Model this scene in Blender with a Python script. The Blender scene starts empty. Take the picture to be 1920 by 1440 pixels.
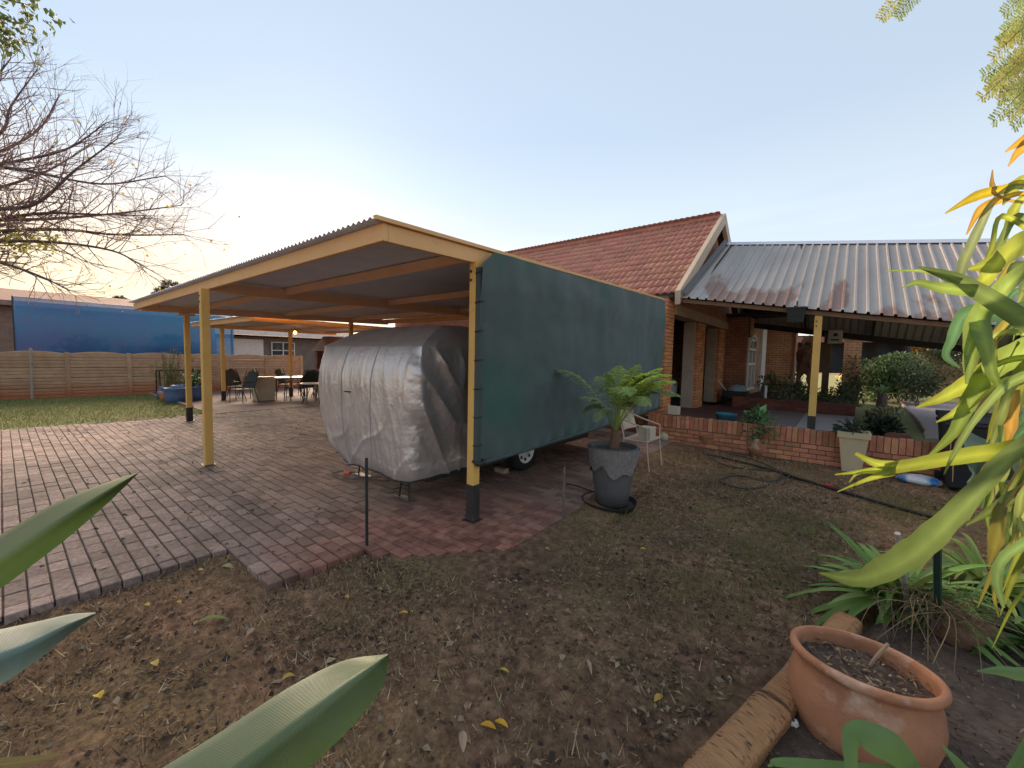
import bpy, math, random
import numpy as np
from mathutils import Vector, Matrix, noise as mnoise
R = math.radians
random.seed(7); rng = np.random.default_rng(7)
S = bpy.context.scene
COL = S.collection

# ------------------------------------------------------------------ camera
F, PITCH, ROLL, PSI, CAMH = 768.76, .06503, .021055, .67608, 1.6     # focal length in px of a 1920x1440 frame
_c, _s = math.cos(PSI), math.sin(PSI)
_f0 = np.array([-_s, _c, 0.]); _rt = np.array([_c, _s, 0.])
_f = _f0 * math.cos(PITCH) + np.array([0, 0, -math.sin(PITCH)]); _up = np.cross(_rt, _f)
CA = math.cos(ROLL) * _rt + math.sin(ROLL) * _up
CB = -math.sin(ROLL) * _rt + math.cos(ROLL) * _up
CC = _f
CO = np.array([0, 0, CAMH])
cam_data = bpy.data.cameras.new('camera'); cam = bpy.data.objects.new('camera', cam_data); COL.objects.link(cam)
cam_data.sensor_width = 36; cam_data.lens = F / 1920 * 36; cam_data.clip_start = .05; cam_data.clip_end = 2000
m = Matrix.Identity(4)
for i in range(3):
    m[i][0] = CA[i]; m[i][1] = CB[i]; m[i][2] = -CC[i]; m[i][3] = CO[i]
cam.matrix_world = m
S.camera = cam

# ------------------------------------------------------------------ sky, sun, exposure
SUN_EL = 20.0
def ray(px, py): return CC + (px - 960) / F * CA - (py - 720) / F * CB
_sd = ray(600, 560); SUN_ANG = math.atan2(_sd[0], _sd[1])            # compass angle of the glow, clockwise from +Y
_el = R(SUN_EL)
_sv = Vector((math.sin(SUN_ANG) * math.cos(_el), math.cos(SUN_ANG) * math.cos(_el), math.sin(_el)))
world = bpy.data.worlds.new('World'); S.world = world; world.use_nodes = True
wn, wl = world.node_tree.nodes, world.node_tree.links
bg = wn['Background']
sky = wn.new('ShaderNodeTexSky'); sky.sky_type = 'NISHITA'; sky.sun_disc = False
sky.sun_elevation = _el; sky.sun_rotation = SUN_ANG
sky.altitude = 1200; sky.air_density = 1.0; sky.dust_density = .4; sky.ozone_density = 1.2
# thin high veil of evening haze over the clear sky: grey blue overhead, cream towards the horizon, warmer on the sunset side
wtc = wn.new('ShaderNodeTexCoord'); wsp = wn.new('ShaderNodeSeparateXYZ'); wl.new(wtc.outputs['Generated'], wsp.inputs[0])
def wmath(op, a, b=None, c=None):
    n_ = wn.new('ShaderNodeMath'); n_.operation = op
    for i, q in enumerate((a, b, c)):
        if q is None: continue
        if isinstance(q, (int, float)): n_.inputs[i].default_value = q
        else: wl.new(q, n_.inputs[i])
    return n_.outputs[0]
def wramp(f, stops):
    r_ = wn.new('ShaderNodeValToRGB'); e = r_.color_ramp.elements; e[0].position, e[0].color = stops[0][0], (*stops[0][1], 1); e[1].position, e[1].color = stops[-1][0], (*stops[-1][1], 1)
    for p_, c_ in stops[1:-1]: x_ = e.new(p_); x_.color = (*c_, 1)
    wl.new(f, r_.inputs[0]); return r_.outputs[0]
def wmix(f, a, b, mode='MIX'):
    m_ = wn.new('ShaderNodeMix'); m_.data_type = 'RGBA'; m_.blend_type = mode
    for k_, q in ((0, f), (6, a), (7, b)):
        if isinstance(q, (int, float)): m_.inputs[k_].default_value = q
        elif isinstance(q, tuple): m_.inputs[k_].default_value = (*q, 1)
        else: wl.new(q, m_.inputs[k_])
    return m_.outputs[2]
elev = wmath('MAXIMUM', wsp.outputs[2], 0.)
VEIL = 1.0
veil = wramp(elev, [(0, (.70, .67, .62)), (.18, (.66, .73, .765)), (.45, (.46, .56, .665)), (1, (.43, .53, .64))])
wdp = wn.new('ShaderNodeVectorMath'); wdp.operation = 'DOT_PRODUCT'; wl.new(wtc.outputs['Generated'], wdp.inputs[0]); wdp.inputs[1].default_value = (math.sin(SUN_ANG - .45), math.cos(SUN_ANG - .45), 0)
side_ = wmath('POWER', wmath('MAXIMUM', wdp.outputs['Value'], 0.), 3.)
low_ = wramp(elev, [(0, (1, 1, 1)), (.17, (.85, .85, .85)), (.36, (0, 0, 0))])
warm = wmath('MULTIPLY', side_, low_)
veil = wmix(warm, veil, (1.02, .68, .25))
wmp = wn.new('ShaderNodeMapping'); wmp.inputs['Scale'].default_value = (1.2, 1.2, 9); wl.new(wtc.outputs['Generated'], wmp.inputs[0])
wnz = wn.new('ShaderNodeTexNoise'); wnz.inputs['Scale'].default_value = 2.2; wnz.inputs['Detail'].default_value = 6; wl.new(wmp.outputs[0], wnz.inputs['Vector'])
streak = wramp(wnz.outputs['Fac'], [(.42, (.88, .90, .93)), (.62, (1.12, 1.10, 1.06))])
veil = wmix(low_, veil, wmix(1., veil, streak, 'MULTIPLY'))
veil = wmix(1., veil, (2.42, 2.33, 2.25), 'MULTIPLY')
tot = wmix(.90, sky.outputs[0], veil)
wl.new(tot, bg.inputs['Color']); bg.inputs['Strength'].default_value = .15
sun_d = bpy.data.lights.new('sun', 'SUN'); sun = bpy.data.objects.new('sun', sun_d); COL.objects.link(sun)
sun_d.energy = 4.2; sun_d.angle = R(45); sun_d.color = (1, .76, .54)
sun.rotation_euler = _sv.to_track_quat('Z', 'Y').to_euler()
S.view_settings.view_transform = 'Standard'; S.view_settings.look = 'None'
S.view_settings.exposure = 1.82; S.view_settings.gamma = 1
S.render.resolution_x, S.render.resolution_y = 1024, 768

# ------------------------------------------------------------------ pixel -> place
def gz(px, py, z=0.):
    d = ray(px, py); return CO + (z - CAMH) / d[2] * d
def atx(px, py, x): d = ray(px, py); return CO + x / d[0] * d
def aty(px, py, y): d = ray(px, py); return CO + y / d[1] * d
def gd(px, py, w): return CO + w * ray(px, py)
def pj(p):
    d = np.asarray(p) - CO; w = d @ CC
    return 960 + F * (d @ CA) / w, 720 - F * (d @ CB) / w, w

# ------------------------------------------------------------------ materials
MATS = {}
def mat(name, c1, c2=None, scale=6., rough=.7, bump=.15, bscale=60., metal=0., rnd=.0, spec=.35, trans=0., attr=False,
        spots=None, sscale=3., sth=.6, stretch=(1, 1, 1), rotz=0., alpha=1., emit=0., sheen=0., detail=5., hue=0.):
    if name in MATS: return MATS[name]
    M = bpy.data.materials.new(name); M.use_nodes = True; MATS[name] = M
    n, l = M.node_tree.nodes, M.node_tree.links
    b = n['Principled BSDF']; out = n['Material Output']
    geo = n.new('ShaderNodeNewGeometry')
    mp = n.new('ShaderNodeMapping'); mp.inputs['Scale'].default_value = stretch; mp.inputs['Rotation'].default_value = (0, 0, rotz); mp.vector_type = 'TEXTURE' if rotz else 'POINT'; l.new(geo.outputs['Position'], mp.inputs['Vector'])
    nz = n.new('ShaderNodeTexNoise'); nz.inputs['Scale'].default_value = scale; nz.inputs['Detail'].default_value = detail; nz.inputs['Roughness'].default_value = .6
    l.new(mp.outputs[0], nz.inputs['Vector'])
    c2 = c2 or tuple(x * .7 for x in c1)
    rp = n.new('ShaderNodeValToRGB'); e = rp.color_ramp.elements
    e[0].position = .3; e[0].color = (*c2, 1); e[1].position = .7; e[1].color = (*c1, 1)
    l.new(nz.outputs['Fac'], rp.inputs[0]); col = rp.outputs[0]
    if spots:
        n2 = n.new('ShaderNodeTexNoise'); n2.inputs['Scale'].default_value = sscale; n2.inputs['Detail'].default_value = 6
        l.new(mp.outputs[0], n2.inputs['Vector'])
        r2 = n.new('ShaderNodeValToRGB'); r2.color_ramp.elements[0].position = sth; r2.color_ramp.elements[1].position = min(1, sth + .12)
        l.new(n2.outputs['Fac'], r2.inputs[0])
        mx = n.new('ShaderNodeMix'); mx.data_type = 'RGBA'; l.new(r2.outputs[0], mx.inputs[0]); l.new(col, mx.inputs[6]); mx.inputs[7].default_value = (*spots, 1)
        col = mx.outputs[2]
    if attr:
        at = n.new('ShaderNodeAttribute'); at.attribute_name = 'col'
        mx = n.new('ShaderNodeMix'); mx.data_type = 'RGBA'; mx.blend_type = 'MULTIPLY'; mx.inputs[0].default_value = 1
        l.new(col, mx.inputs[6]); l.new(at.outputs['Color'], mx.inputs[7]); col = mx.outputs[2]
    if rnd or hue:
        oi = n.new('ShaderNodeObjectInfo'); hs = n.new('ShaderNodeHueSaturation')
        mr = n.new('ShaderNodeMapRange'); mr.inputs[3].default_value = 1 - rnd; mr.inputs[4].default_value = 1 + rnd
        l.new(oi.outputs['Random'], mr.inputs[0]); l.new(mr.outputs[0], hs.inputs['Value'])
        if hue:
            m3 = n.new('ShaderNodeMapRange'); m3.inputs[3].default_value = .5 - hue; m3.inputs[4].default_value = .5 + hue
            wn_ = n.new('ShaderNodeTexWhiteNoise'); wn_.noise_dimensions = '1D'; l.new(oi.outputs['Random'], wn_.inputs['W'])
            l.new(wn_.outputs['Value'], m3.inputs[0]); l.new(m3.outputs[0], hs.inputs['Hue'])
        l.new(col, hs.inputs['Color']); col = hs.outputs[0]
    l.new(col, b.inputs['Base Color'])
    b.inputs['Roughness'].default_value = rough; b.inputs['Metallic'].default_value = metal
    b.inputs['Specular IOR Level'].default_value = spec
    if sheen: b.inputs['Sheen Weight'].default_value = sheen
    if emit:
        l.new(col, b.inputs['Emission Color']); b.inputs['Emission Strength'].default_value = emit
    if bump:
        nb = n.new('ShaderNodeTexNoise'); nb.inputs['Scale'].default_value = bscale; nb.inputs['Detail'].default_value = 4
        l.new(mp.outputs[0], nb.inputs['Vector'])
        bp = n.new('ShaderNodeBump'); bp.inputs['Strength'].default_value = bump; bp.inputs['Distance'].default_value = .02
        l.new(nb.outputs['Fac'], bp.inputs['Height']); l.new(bp.outputs[0], b.inputs['Normal'])
    sh = b.outputs[0]
    if trans:
        tl = n.new('ShaderNodeBsdfTranslucent'); l.new(col, tl.inputs['Color'])
        ms = n.new('ShaderNodeMixShader'); ms.inputs[0].default_value = trans; l.new(sh, ms.inputs[1]); l.new(tl.outputs[0], ms.inputs[2]); sh = ms.outputs[0]
    if alpha < 1:
        tp = n.new('ShaderNodeBsdfTransparent'); ms = n.new('ShaderNodeMixShader'); ms.inputs[0].default_value = alpha
        l.new(tp.outputs[0], ms.inputs[1]); l.new(sh, ms.inputs[2]); sh = ms.outputs[0]
    if sh is not b.outputs[0]: l.new(sh, out.inputs['Surface'])
    return M

# ------------------------------------------------------------------ mesh building
ORG = {}
class MB:
    def __init__(s): s.v = []; s.f = []; s.c = []; s.n = 0
    def add(s, V, Fc, col=None):
        V = np.asarray(V, float).reshape(-1, 3); s.v.append(V)
        o = s.n; s.f.extend([tuple(int(i) + o for i in f) for f in Fc]); s.n += len(V)
        c = np.ones((len(V), 3)) if col is None else np.broadcast_to(np.asarray(col, float), (len(V), 3))
        s.c.append(c); return s
    def box(s, a, b, col=None):
        a, b = np.minimum(a, b), np.maximum(a, b)
        V = [(x, y, z) for z in (a[2], b[2]) for y in (a[1], b[1]) for x in (a[0], b[0])]
        return s.add(V, [(0, 2, 3, 1), (4, 5, 7, 6), (0, 1, 5, 4), (2, 6, 7, 3), (0, 4, 6, 2), (1, 3, 7, 5)], col)
    def bar(s, p, q, w, h, up=(0, 0, 1), col=None):
        p, q = np.asarray(p, float), np.asarray(q, float); d = q - p; d /= np.linalg.norm(d)
        r = np.cross(d, up)
        if np.linalg.norm(r) < 1e-4: r = np.cross(d, (1, 0, 0))
        r /= np.linalg.norm(r); u = np.cross(r, d)
        V = [e + r * sx * w / 2 + u * sz * h / 2 for e in (p, q) for sz in (-1, 1) for sx in (-1, 1)]
        return s.add(V, [(0, 1, 3, 2), (4, 6, 7, 5), (0, 4, 5, 1), (2, 3, 7, 6), (0, 2, 6, 4), (1, 5, 7, 3)], col)
    def tube(s, pts, rad, n=8, col=None, cap=True):
        P = np.asarray(pts, float); k = len(P); rad = np.broadcast_to(np.asarray(rad, float), (k,))
        T = np.gradient(P, axis=0); T /= np.linalg.norm(T, axis=1)[:, None] + 1e-9
        ref = np.array([0, 0, 1.]) if abs(T[0][2]) < .9 else np.array([1., 0, 0])
        V = []
        for i in range(k):
            r = np.cross(T[i], ref); ln = np.linalg.norm(r)
            if ln < 1e-3: r = np.cross(T[i], (0, 1, 0)); ln = np.linalg.norm(r)
            r /= ln; u = np.cross(r, T[i]); ref = u
            a = np.arange(n) * 2 * math.pi / n
            V.append(P[i] + rad[i] * (np.cos(a)[:, None] * r + np.sin(a)[:, None] * u))
        Fc = [(i * n + j, i * n + (j + 1) % n, (i + 1) * n + (j + 1) % n, (i + 1) * n + j) for i in range(k - 1) for j in range(n)]
        if cap: Fc += [tuple(range(n - 1, -1, -1)), tuple((k - 1) * n + j for j in range(n))]
        return s.add(np.vstack(V), Fc, col)
    def lathe(s, prof, c=(0, 0, 0), n=28, M=None, col=None, cap=True):
        a = np.arange(n) * 2 * math.pi / n; V = []
        for r, z in prof: V.append(np.c_[r * np.cos(a), r * np.sin(a), np.full(n, z)])
        V = np.vstack(V)
        if M is not None: V = V @ np.asarray(M).T
        V = V + np.asarray(c); k = len(prof)
        Fc = [(i * n + j, i * n + (j + 1) % n, (i + 1) * n + (j + 1) % n, (i + 1) * n + j) for i in range(k - 1) for j in range(n)]
        if cap: Fc += [tuple(range(n - 1, -1, -1)), tuple((k - 1) * n + j for j in range(n))]
        return s.add(V, Fc, col)
    def grid(s, P, col=None, closed=False):
        P = np.asarray(P, float); a, b = P.shape[:2]
        Fc = [(i * b + j, (i + 1) * b + j, (i + 1) * b + (j + 1) % b, i * b + (j + 1) % b) for i in range(a - 1) for j in range(b if closed else b - 1)]
        return s.add(P.reshape(-1, 3), Fc, None if col is None else (np.asarray(col).reshape(-1, 3) if np.ndim(col) > 1 else col))
    def prism(s, poly, z0, z1, col=None):
        k = len(poly); V = [(x, y, z0) for x, y in poly] + [(x, y, z1) for x, y in poly]
        return s.add(V, [tuple(range(k - 1, -1, -1)), tuple(range(k, 2 * k))] + [(i, (i + 1) % k, k + (i + 1) % k, k + i) for i in range(k)], col)
    def leaves(s, P, D, N, L, W, C, fold=.25):
        P = np.asarray(P, float); k = len(P)
        D = D / (np.linalg.norm(D, axis=1)[:, None] + 1e-9)
        Rr = np.cross(D, N); Rr /= np.linalg.norm(Rr, axis=1)[:, None] + 1e-9
        Nn = np.cross(Rr, D); L = np.broadcast_to(L, (k,))[:, None]; W = np.broadcast_to(W, (k,))[:, None]
        M_ = P + D * L * .45; up = Nn * W * fold
        V = np.stack([P, M_ - Rr * W / 2 + up, M_, M_ + Rr * W / 2 + up, P + D * L - Nn * L * .08], 1).reshape(-1, 3)
        i = np.arange(k)[:, None] * 5
        Fc = np.concatenate([i + [0, 2, 1], i + [0, 3, 2], i + [1, 2, 4], i + [2, 3, 4]])
        s.add(V, Fc.tolist(), np.repeat(np.broadcast_to(C, (k, 3)), 5, 0)); return s
    def ribbon(s, pts, wid, side, fold=.2, col=None, nx=4, wave=0.):
        P = np.asarray(pts, float); k = len(P); wid = np.broadcast_to(np.asarray(wid, float), (k,))
        T = np.gradient(P, axis=0); T /= np.linalg.norm(T, axis=1)[:, None]
        side = np.broadcast_to(np.asarray(side, float), (k, 3)); side = side - (side * T).sum(1)[:, None] * T
        side = side / np.linalg.norm(side, axis=1)[:, None]; nr = np.cross(side, T)
        t = np.linspace(-1, 1, nx + 1)
        G = P[:, None] + side[:, None] * (t[None, :, None] * wid[:, None, None] / 2) + nr[:, None] * ((np.abs(t)[None, :, None]) * wid[:, None, None] * fold)
        if wave:
            w_ = np.sin(np.arange(k) * 1.7 + len(s.v))[:, None] * np.abs(t)[None] * np.sign(t)[None]
            G = G + nr[:, None] * (w_[..., None] * wid[:, None, None] * wave)
        return s.grid(G, col)
    def build(s, name, m, parent=None, base=None, smooth=False, bevel=0., subsurf=0):
        V = np.vstack(s.v)
        org = np.asarray(ORG[parent.name] if parent is not None else (base if base is not None else [V[:, 0].mean(), V[:, 1].mean(), V[:, 2].min()]), float)
        me = bpy.data.meshes.new(name); me.from_pydata((V - org).tolist(), [], s.f); me.update()
        C = np.vstack(s.c)
        if not np.all(C == 1):
            at = me.color_attributes.new('col', 'FLOAT_COLOR', 'POINT'); at.data.foreach_set('color', np.c_[C, np.ones(len(C))].ravel())
        if smooth: me.polygons.foreach_set('use_smooth', [True] * len(me.polygons))
        for mm in (m if isinstance(m, (list, tuple)) else [m]): me.materials.append(mm)
        o = bpy.data.objects.new(name, me); COL.objects.link(o)
        if parent is not None: o.parent = parent
        else: o.location = org
        ORG[o.name] = org
        if bevel:
            md = o.modifiers.new('bevel', 'BEVEL'); md.width = bevel; md.segments = 2; md.limit_method = 'ANGLE'
        return o
def tag(o, label=None, cat=None, group=None, kind=None):
    for k, v in (('label', label), ('category', cat), ('group', group), ('kind', kind)):
        if v: o[k] = v
    return o
def thing(name, loc, label, cat, group=None):
    o = bpy.data.objects.new(name, None); COL.objects.link(o); o.location = loc; o.empty_display_size = .1
    ORG[o.name] = np.asarray(loc, float); return tag(o, label, cat, group)
def copy_tree(o, parent=None):
    c = o.copy(); COL.objects.link(c); c.parent = parent
    ORG[c.name] = ORG.get(o.name, np.zeros(3))
    for ch in list(o.children): copy_tree(ch, c)
    return c
def piece(name, me, parent, loc, rot=None):
    o = bpy.data.objects.new(name, me); COL.objects.link(o); o.parent = parent
    o.location = np.asarray(loc) - ORG[parent.name]
    if rot is not None: o.rotation_euler = rot
    ORG[o.name] = np.asarray(loc, float); return o
def box_mesh(name, dx, dy, dz, m, ch=.004):
    # a block with chamfered edges, centred on its own middle
    V = []; 
    for z in (-dz / 2, -dz / 2 + ch, dz / 2 - ch, dz / 2):
        i = ch if abs(z) == dz / 2 else 0
        for sx, sy in ((-1, -1), (1, -1), (1, 1), (-1, 1)): V.append((sx * (dx / 2 - i), sy * (dy / 2 - i), z))
    Fc = [(3, 2, 1, 0), (12, 13, 14, 15)] + [(r * 4 + i, r * 4 + (i + 1) % 4, r * 4 + 4 + (i + 1) % 4, r * 4 + 4 + i) for r in range(3) for i in range(4)]
    me = bpy.data.meshes.new(name); me.from_pydata(V, [], Fc); me.materials.append(m); return me
def rnd3(n, a=1.): 
    v = rng.normal(size=(n, 3)); return a * v / np.linalg.norm(v, axis=1)[:, None]
def smooth_path(pts, k=8):
    P = np.asarray(pts, float); n = len(P); Q = np.vstack([2 * P[0] - P[1], P, 2 * P[-1] - P[-2]]); out = []
    for i in range(1, n):
        p0, p1, p2, p3 = Q[i - 1], Q[i], Q[i + 1], Q[i + 2]
        for t in np.linspace(0, 1, k, endpoint=False):
            out.append(.5 * (2 * p1 + (p2 - p0) * t + (2 * p0 - 5 * p1 + 4 * p2 - p3) * t * t + (3 * p1 - p0 - 3 * p2 + p3) * t ** 3))
    out.append(P[-1]); return np.array(out)
def fnoise(x, y, z=0., sc=1.): return mnoise.fractal((x * sc, y * sc, z * sc), 1., 2., 4)

yellow = mat('yellow_paint', (.70, .43, .12), (.60, .35, .10), 3, .55, .10, 90, spots=(.42, .25, .09), sscale=9, sth=.66)
fasciam = mat('fascia_paint', (.72, .43, .19), (.64, .37, .16), 2.5, .6, .08, 70, spots=(.50, .29, .14), sscale=5, sth=.64)
black = mat('black_paint', (.022, .02, .02), (.04, .035, .032), 8, .6, .15, 80, spots=(.09, .055, .04), sscale=14, sth=.62)
galv = mat('galvanised_sheet', (.58, .61, .70), (.50, .53, .61), 3, .5, .05, 60, metal=.1)
terracotta = mat('terracotta', (.45, .205, .11), (.29, .125, .07), 5, .82, .25, 110, spots=(.52, .36, .27), sscale=6, sth=.58, detail=9)
leafm = mat('leaf', (1, 1, 1), (.85, .85, .85), 9, .5, .0, attr=True, trans=.32, spec=.35)
dryleaf = mat('dry_leaf', (1, 1, 1), (.75, .75, .75), 30, .8, 0, attr=True, trans=.15)
bark = mat('bark', (.13, .09, .088), (.08, .056, .056), 12, .9, .5, 60)
soilm = mat('bed_soil', (.05, .035, .028), (.11, .078, .06), 18, .95, .9, 45)
whitepaint = mat('white_paint', (.72, .70, .68), (.6, .58, .56), 4, .5, .04, 80)
creamm = mat('cream_plastic', (.56, .48, .37), (.47, .40, .30), 4, .5, .05, 80)
metal_dark = mat('dark_metal', (.045, .043, .045), (.03, .03, .03), 10, .5, .08, 90, metal=.3)
glass = mat('window_glass', (.04, .05, .06), (.03, .04, .05), 2, .06, 0, spec=.8)
plaster = mat('beige_plaster', (.46, .36, .28), (.37, .28, .22), 4, .8, .12, 50)

# ================================================================== GROUND
def paving_right(y):       # right-hand edge of the brick paving (the lawn starts there)
    return np.interp(y, [1.09, 1.13, 1.80, 1.86, 2.02, 2.30, 2.62, 2.96, 3.9, 4.4, 5.4, 8.4],
                     [-3.81, -2.99, -2.97, -2.80, -2.55, -2.34, -2.08, -2.08, -2.12, -2.22, -2.36, -2.55])
def on_paving(x, y):
    x = np.asarray(x); y = np.asarray(y)
    return np.where(y < 1.09, (x < -3.80), x < paving_right(y)) & (x > -12.5)
xs = np.concatenate([[-900, -300, -120, -60, -35, -22, -14, -9, -7], np.arange(-5, 3.01, .055), [4, 6, 10, 20, 50, 150, 900]])
ys = np.concatenate([[-600, -150, -40, -15, -6, -3], np.arange(-1, 8.61, .055), [10, 14, 20, 40, 100, 300, 900]])
G = np.zeros((len(ys), len(xs), 3))
for i, y in enumerate(ys):
    for j, x in enumerate(xs):
        z = -.05
        if -5 <= x <= 3 and -1 <= y <= 8.6: z += .028 * fnoise(x, y, 0, 1.3) + .020 * fnoise(x, y, 3, 7)
        pr = paving_right(y) if y >= 1.09 else -3.8
        z = z if x > pr + .05 else min(z, -.045)
        if y > 1.9 and x > pr - .10 and x < pr + .35: z = max(z, -.006 + .014 * fnoise(x, y, 8, 5) - .10 * max(0, x - pr - .05) - (.03 if x < pr - .04 else 0))
        G[i, j] = x, y, z
def soil_material():
    M = bpy.data.materials.new('garden_soil'); M.use_nodes = True; n, l = M.node_tree.nodes, M.node_tree.links; b = n['Principled BSDF']
    geo = n.new('ShaderNodeNewGeometry')
    def nz(sc, det=8, ro=.65):
        t = n.new('ShaderNodeTexNoise'); t.inputs['Scale'].default_value = sc; t.inputs['Detail'].default_value = det; t.inputs['Roughness'].default_value = ro
        l.new(geo.outputs['Position'], t.inputs['Vector']); return t
    a = nz(14); r1 = n.new('ShaderNodeValToRGB'); e = r1.color_ramp.elements
    e[0].position = .32; e[0].color = (.10, .056, .037, 1); e[1].position = .72; e[1].color = (.50, .315, .20, 1)
    x = e.new(.5); x.color = (.25, .147, .094, 1); l.new(a.outputs['Fac'], r1.inputs[0])
    bgx = nz(.9, 5); r2 = n.new('ShaderNodeValToRGB'); r2.color_ramp.elements[0].position = .42; r2.color_ramp.elements[1].position = .62
    l.new(bgx.outputs['Fac'], r2.inputs[0])
    c = nz(40, 6); r3 = n.new('ShaderNodeValToRGB'); e = r3.color_ramp.elements
    e[0].position = .35; e[0].color = (.085, .057, .036, 1); e[1].position = .7; e[1].color = (.36, .255, .135, 1); l.new(c.outputs['Fac'], r3.inputs[0])
    mx = n.new('ShaderNodeMix'); mx.data_type = 'RGBA'; l.new(r2.outputs[0], mx.inputs[0]); l.new(r1.outputs[0], mx.inputs[6]); l.new(r3.outputs[0], mx.inputs[7])
    dn = nz(.55, 4); dr_ = n.new('ShaderNodeValToRGB'); e = dr_.color_ramp.elements; e[0].position = .40; e[0].color = (.72, .71, .72, 1); e[1].position = .58; e[1].color = (1.12, 1.08, 1.03, 1); l.new(dn.outputs['Fac'], dr_.inputs[0])
    m9 = n.new('ShaderNodeMix'); m9.data_type = 'RGBA'; m9.blend_type = 'MULTIPLY'; m9.inputs[0].default_value = 1; l.new(mx.outputs[2], m9.inputs[6]); l.new(dr_.outputs[0], m9.inputs[7])
    l.new(m9.outputs[2], b.inputs['Base Color']); b.inputs['Roughness'].default_value = .95; b.inputs['Specular IOR Level'].default_value = .15
    h = nz(55, 8, .75); bp = n.new('ShaderNodeBump'); bp.inputs['Strength'].default_value = .9; bp.inputs['Distance'].default_value = .035
    l.new(h.outputs['Fac'], bp.inputs['Height']); l.new(bp.outputs[0], b.inputs['Normal']); return M
g = MB().grid(G).build('ground', soil_material(), base=(0, 0, 0)); tag(g, 'bare brown garden soil with sparse dry grass', 'soil', kind='structure')

# ------------------------------------------------------------------ brick paving
def paver_material(name, brick=False):
    M = bpy.data.materials.new(name); M.use_nodes = True; n, l = M.node_tree.nodes, M.node_tree.links; b = n['Principled BSDF']
    geo = n.new('ShaderNodeNewGeometry')
    def nz(sc, det=6):
        t = n.new('ShaderNodeTexNoise'); t.inputs['Scale'].default_value = sc; t.inputs['Detail'].default_value = det
        l.new(geo.outputs['Position'], t.inputs['Vector']); return t
    def mixc(f, a, c):
        mx = n.new('ShaderNodeMix'); mx.data_type = 'RGBA'; l.new(f, mx.inputs[0])
        for k, q in ((6, a), (7, c)):
            if isinstance(q, tuple): mx.inputs[k].default_value = (*q, 1)
            else: l.new(q, mx.inputs[k])
        return mx.outputs[2]
    t = nz(30); r = n.new('ShaderNodeValToRGB'); e = r.color_ramp.elements
    e[0].position = .3; e[0].color = (.175, .122, .108, 1); e[1].position = .75; e[1].color = (.345, .255, .225, 1); l.new(t.outputs['Fac'], r.inputs[0])
    # red soil washed over the bricks on the garden side
    def blob(cx, cy, r0, r1):
        d = n.new('ShaderNodeVectorMath'); d.operation = 'DISTANCE'; l.new(geo.outputs['Position'], d.inputs[0]); d.inputs[1].default_value = (cx, cy, 0)
        nn = nz(1.6, 4); ad = n.new('ShaderNodeMath'); ad.operation = 'MULTIPLY_ADD'; l.new(nn.outputs['Fac'], ad.inputs[0]); ad.inputs[1].default_value = 1.6
        l.new(d.outputs['Value'], ad.inputs[2])
        mr = n.new('ShaderNodeMapRange'); mr.interpolation_type = 'SMOOTHSTEP'; mr.inputs[1].default_value = r0 + .8; mr.inputs[2].default_value = r1 + .8; mr.inputs[3].default_value = 1; mr.inputs[4].default_value = 0
        l.new(ad.outputs[0], mr.inputs[0]); return mr.outputs[0]
    t2 = nz(9); rr = n.new('ShaderNodeValToRGB'); e = rr.color_ramp.elements
    e[0].position = .35; e[0].color = (.19, .075, .058, 1); e[1].position = .7; e[1].color = (.37, .175, .12, 1); l.new(t2.outputs['Fac'], rr.inputs[0])
    rw = nz(60); rw2 = n.new('ShaderNodeValToRGB'); e = rw2.color_ramp.elements
    e[0].position = .3; e[0].color = (.18, .105, .075, 1); e[1].position = .75; e[1].color = (.33, .21, .165, 1); l.new(rw.outputs['Fac'], rw2.inputs[0])
    col = mixc(blob(-4.6, 4.6, 1.6, 4.4), r.outputs[0], rw2.outputs[0])
    col = mixc(blob(-2.3, 2.2, .5, 2.0), col, rr.outputs[0])
    gm = nz(1.1, 6); gr = n.new('ShaderNodeValToRGB'); gr.color_ramp.elements[0].position = .5; gr.color_ramp.elements[1].position = .75; l.new(gm.outputs['Fac'], gr.inputs[0])
    dk = mixc(gr.outputs[0], (1, 1, 1), (.42, .44, .43))
    ml = n.new('ShaderNodeMix'); ml.data_type = 'RGBA'; ml.blend_type = 'MULTIPLY'; ml.inputs[0].default_value = 1; l.new(col, ml.inputs[6]); l.new(dk, ml.inputs[7]); col = ml.outputs[2]
    if brick:
        bt = n.new('ShaderNodeTexBrick'); l.new(geo.outputs['Position'], bt.inputs['Vector']); bt.inputs['Scale'].default_value = 1
        bt.inputs['Brick Width'].default_value = .2; bt.inputs['Row Height'].default_value = .104; bt.inputs['Mortar Size'].default_value = .006
        bt.inputs['Color1'].default_value = (.8, .8, .8, 1); bt.inputs['Color2'].default_value = (1, 1, 1, 1); bt.inputs['Mortar'].default_value = (.3, .3, .3, 1)
        q = bt.outputs['Color']
    else:
        at = n.new('ShaderNodeAttribute'); at.attribute_name = 'col'; oi = n.new('ShaderNodeObjectInfo')
        mr = n.new('ShaderNodeMapRange'); mr.inputs[3].default_value = .68; mr.inputs[4].default_value = 1.18; l.new(oi.outputs['Random'], mr.inputs[0])
        q = mr.outputs[0]
        if name == 'paver_far': q = at.outputs['Color']
    ml = n.new('ShaderNodeMix'); ml.data_type = 'RGBA'; ml.blend_type = 'MULTIPLY'; ml.inputs[0].default_value = 1; l.new(col, ml.inputs[6]); l.new(q, ml.inputs[7])
    l.new(ml.outputs[2], b.inputs['Base Color']); b.inputs['Roughness'].default_value = .8; b.inputs['Specular IOR Level'].default_value = .2
    h = nz(110, 6); bp = n.new('ShaderNodeBump'); bp.inputs['Strength'].default_value = .35; bp.inputs['Distance'].default_value = .012
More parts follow.
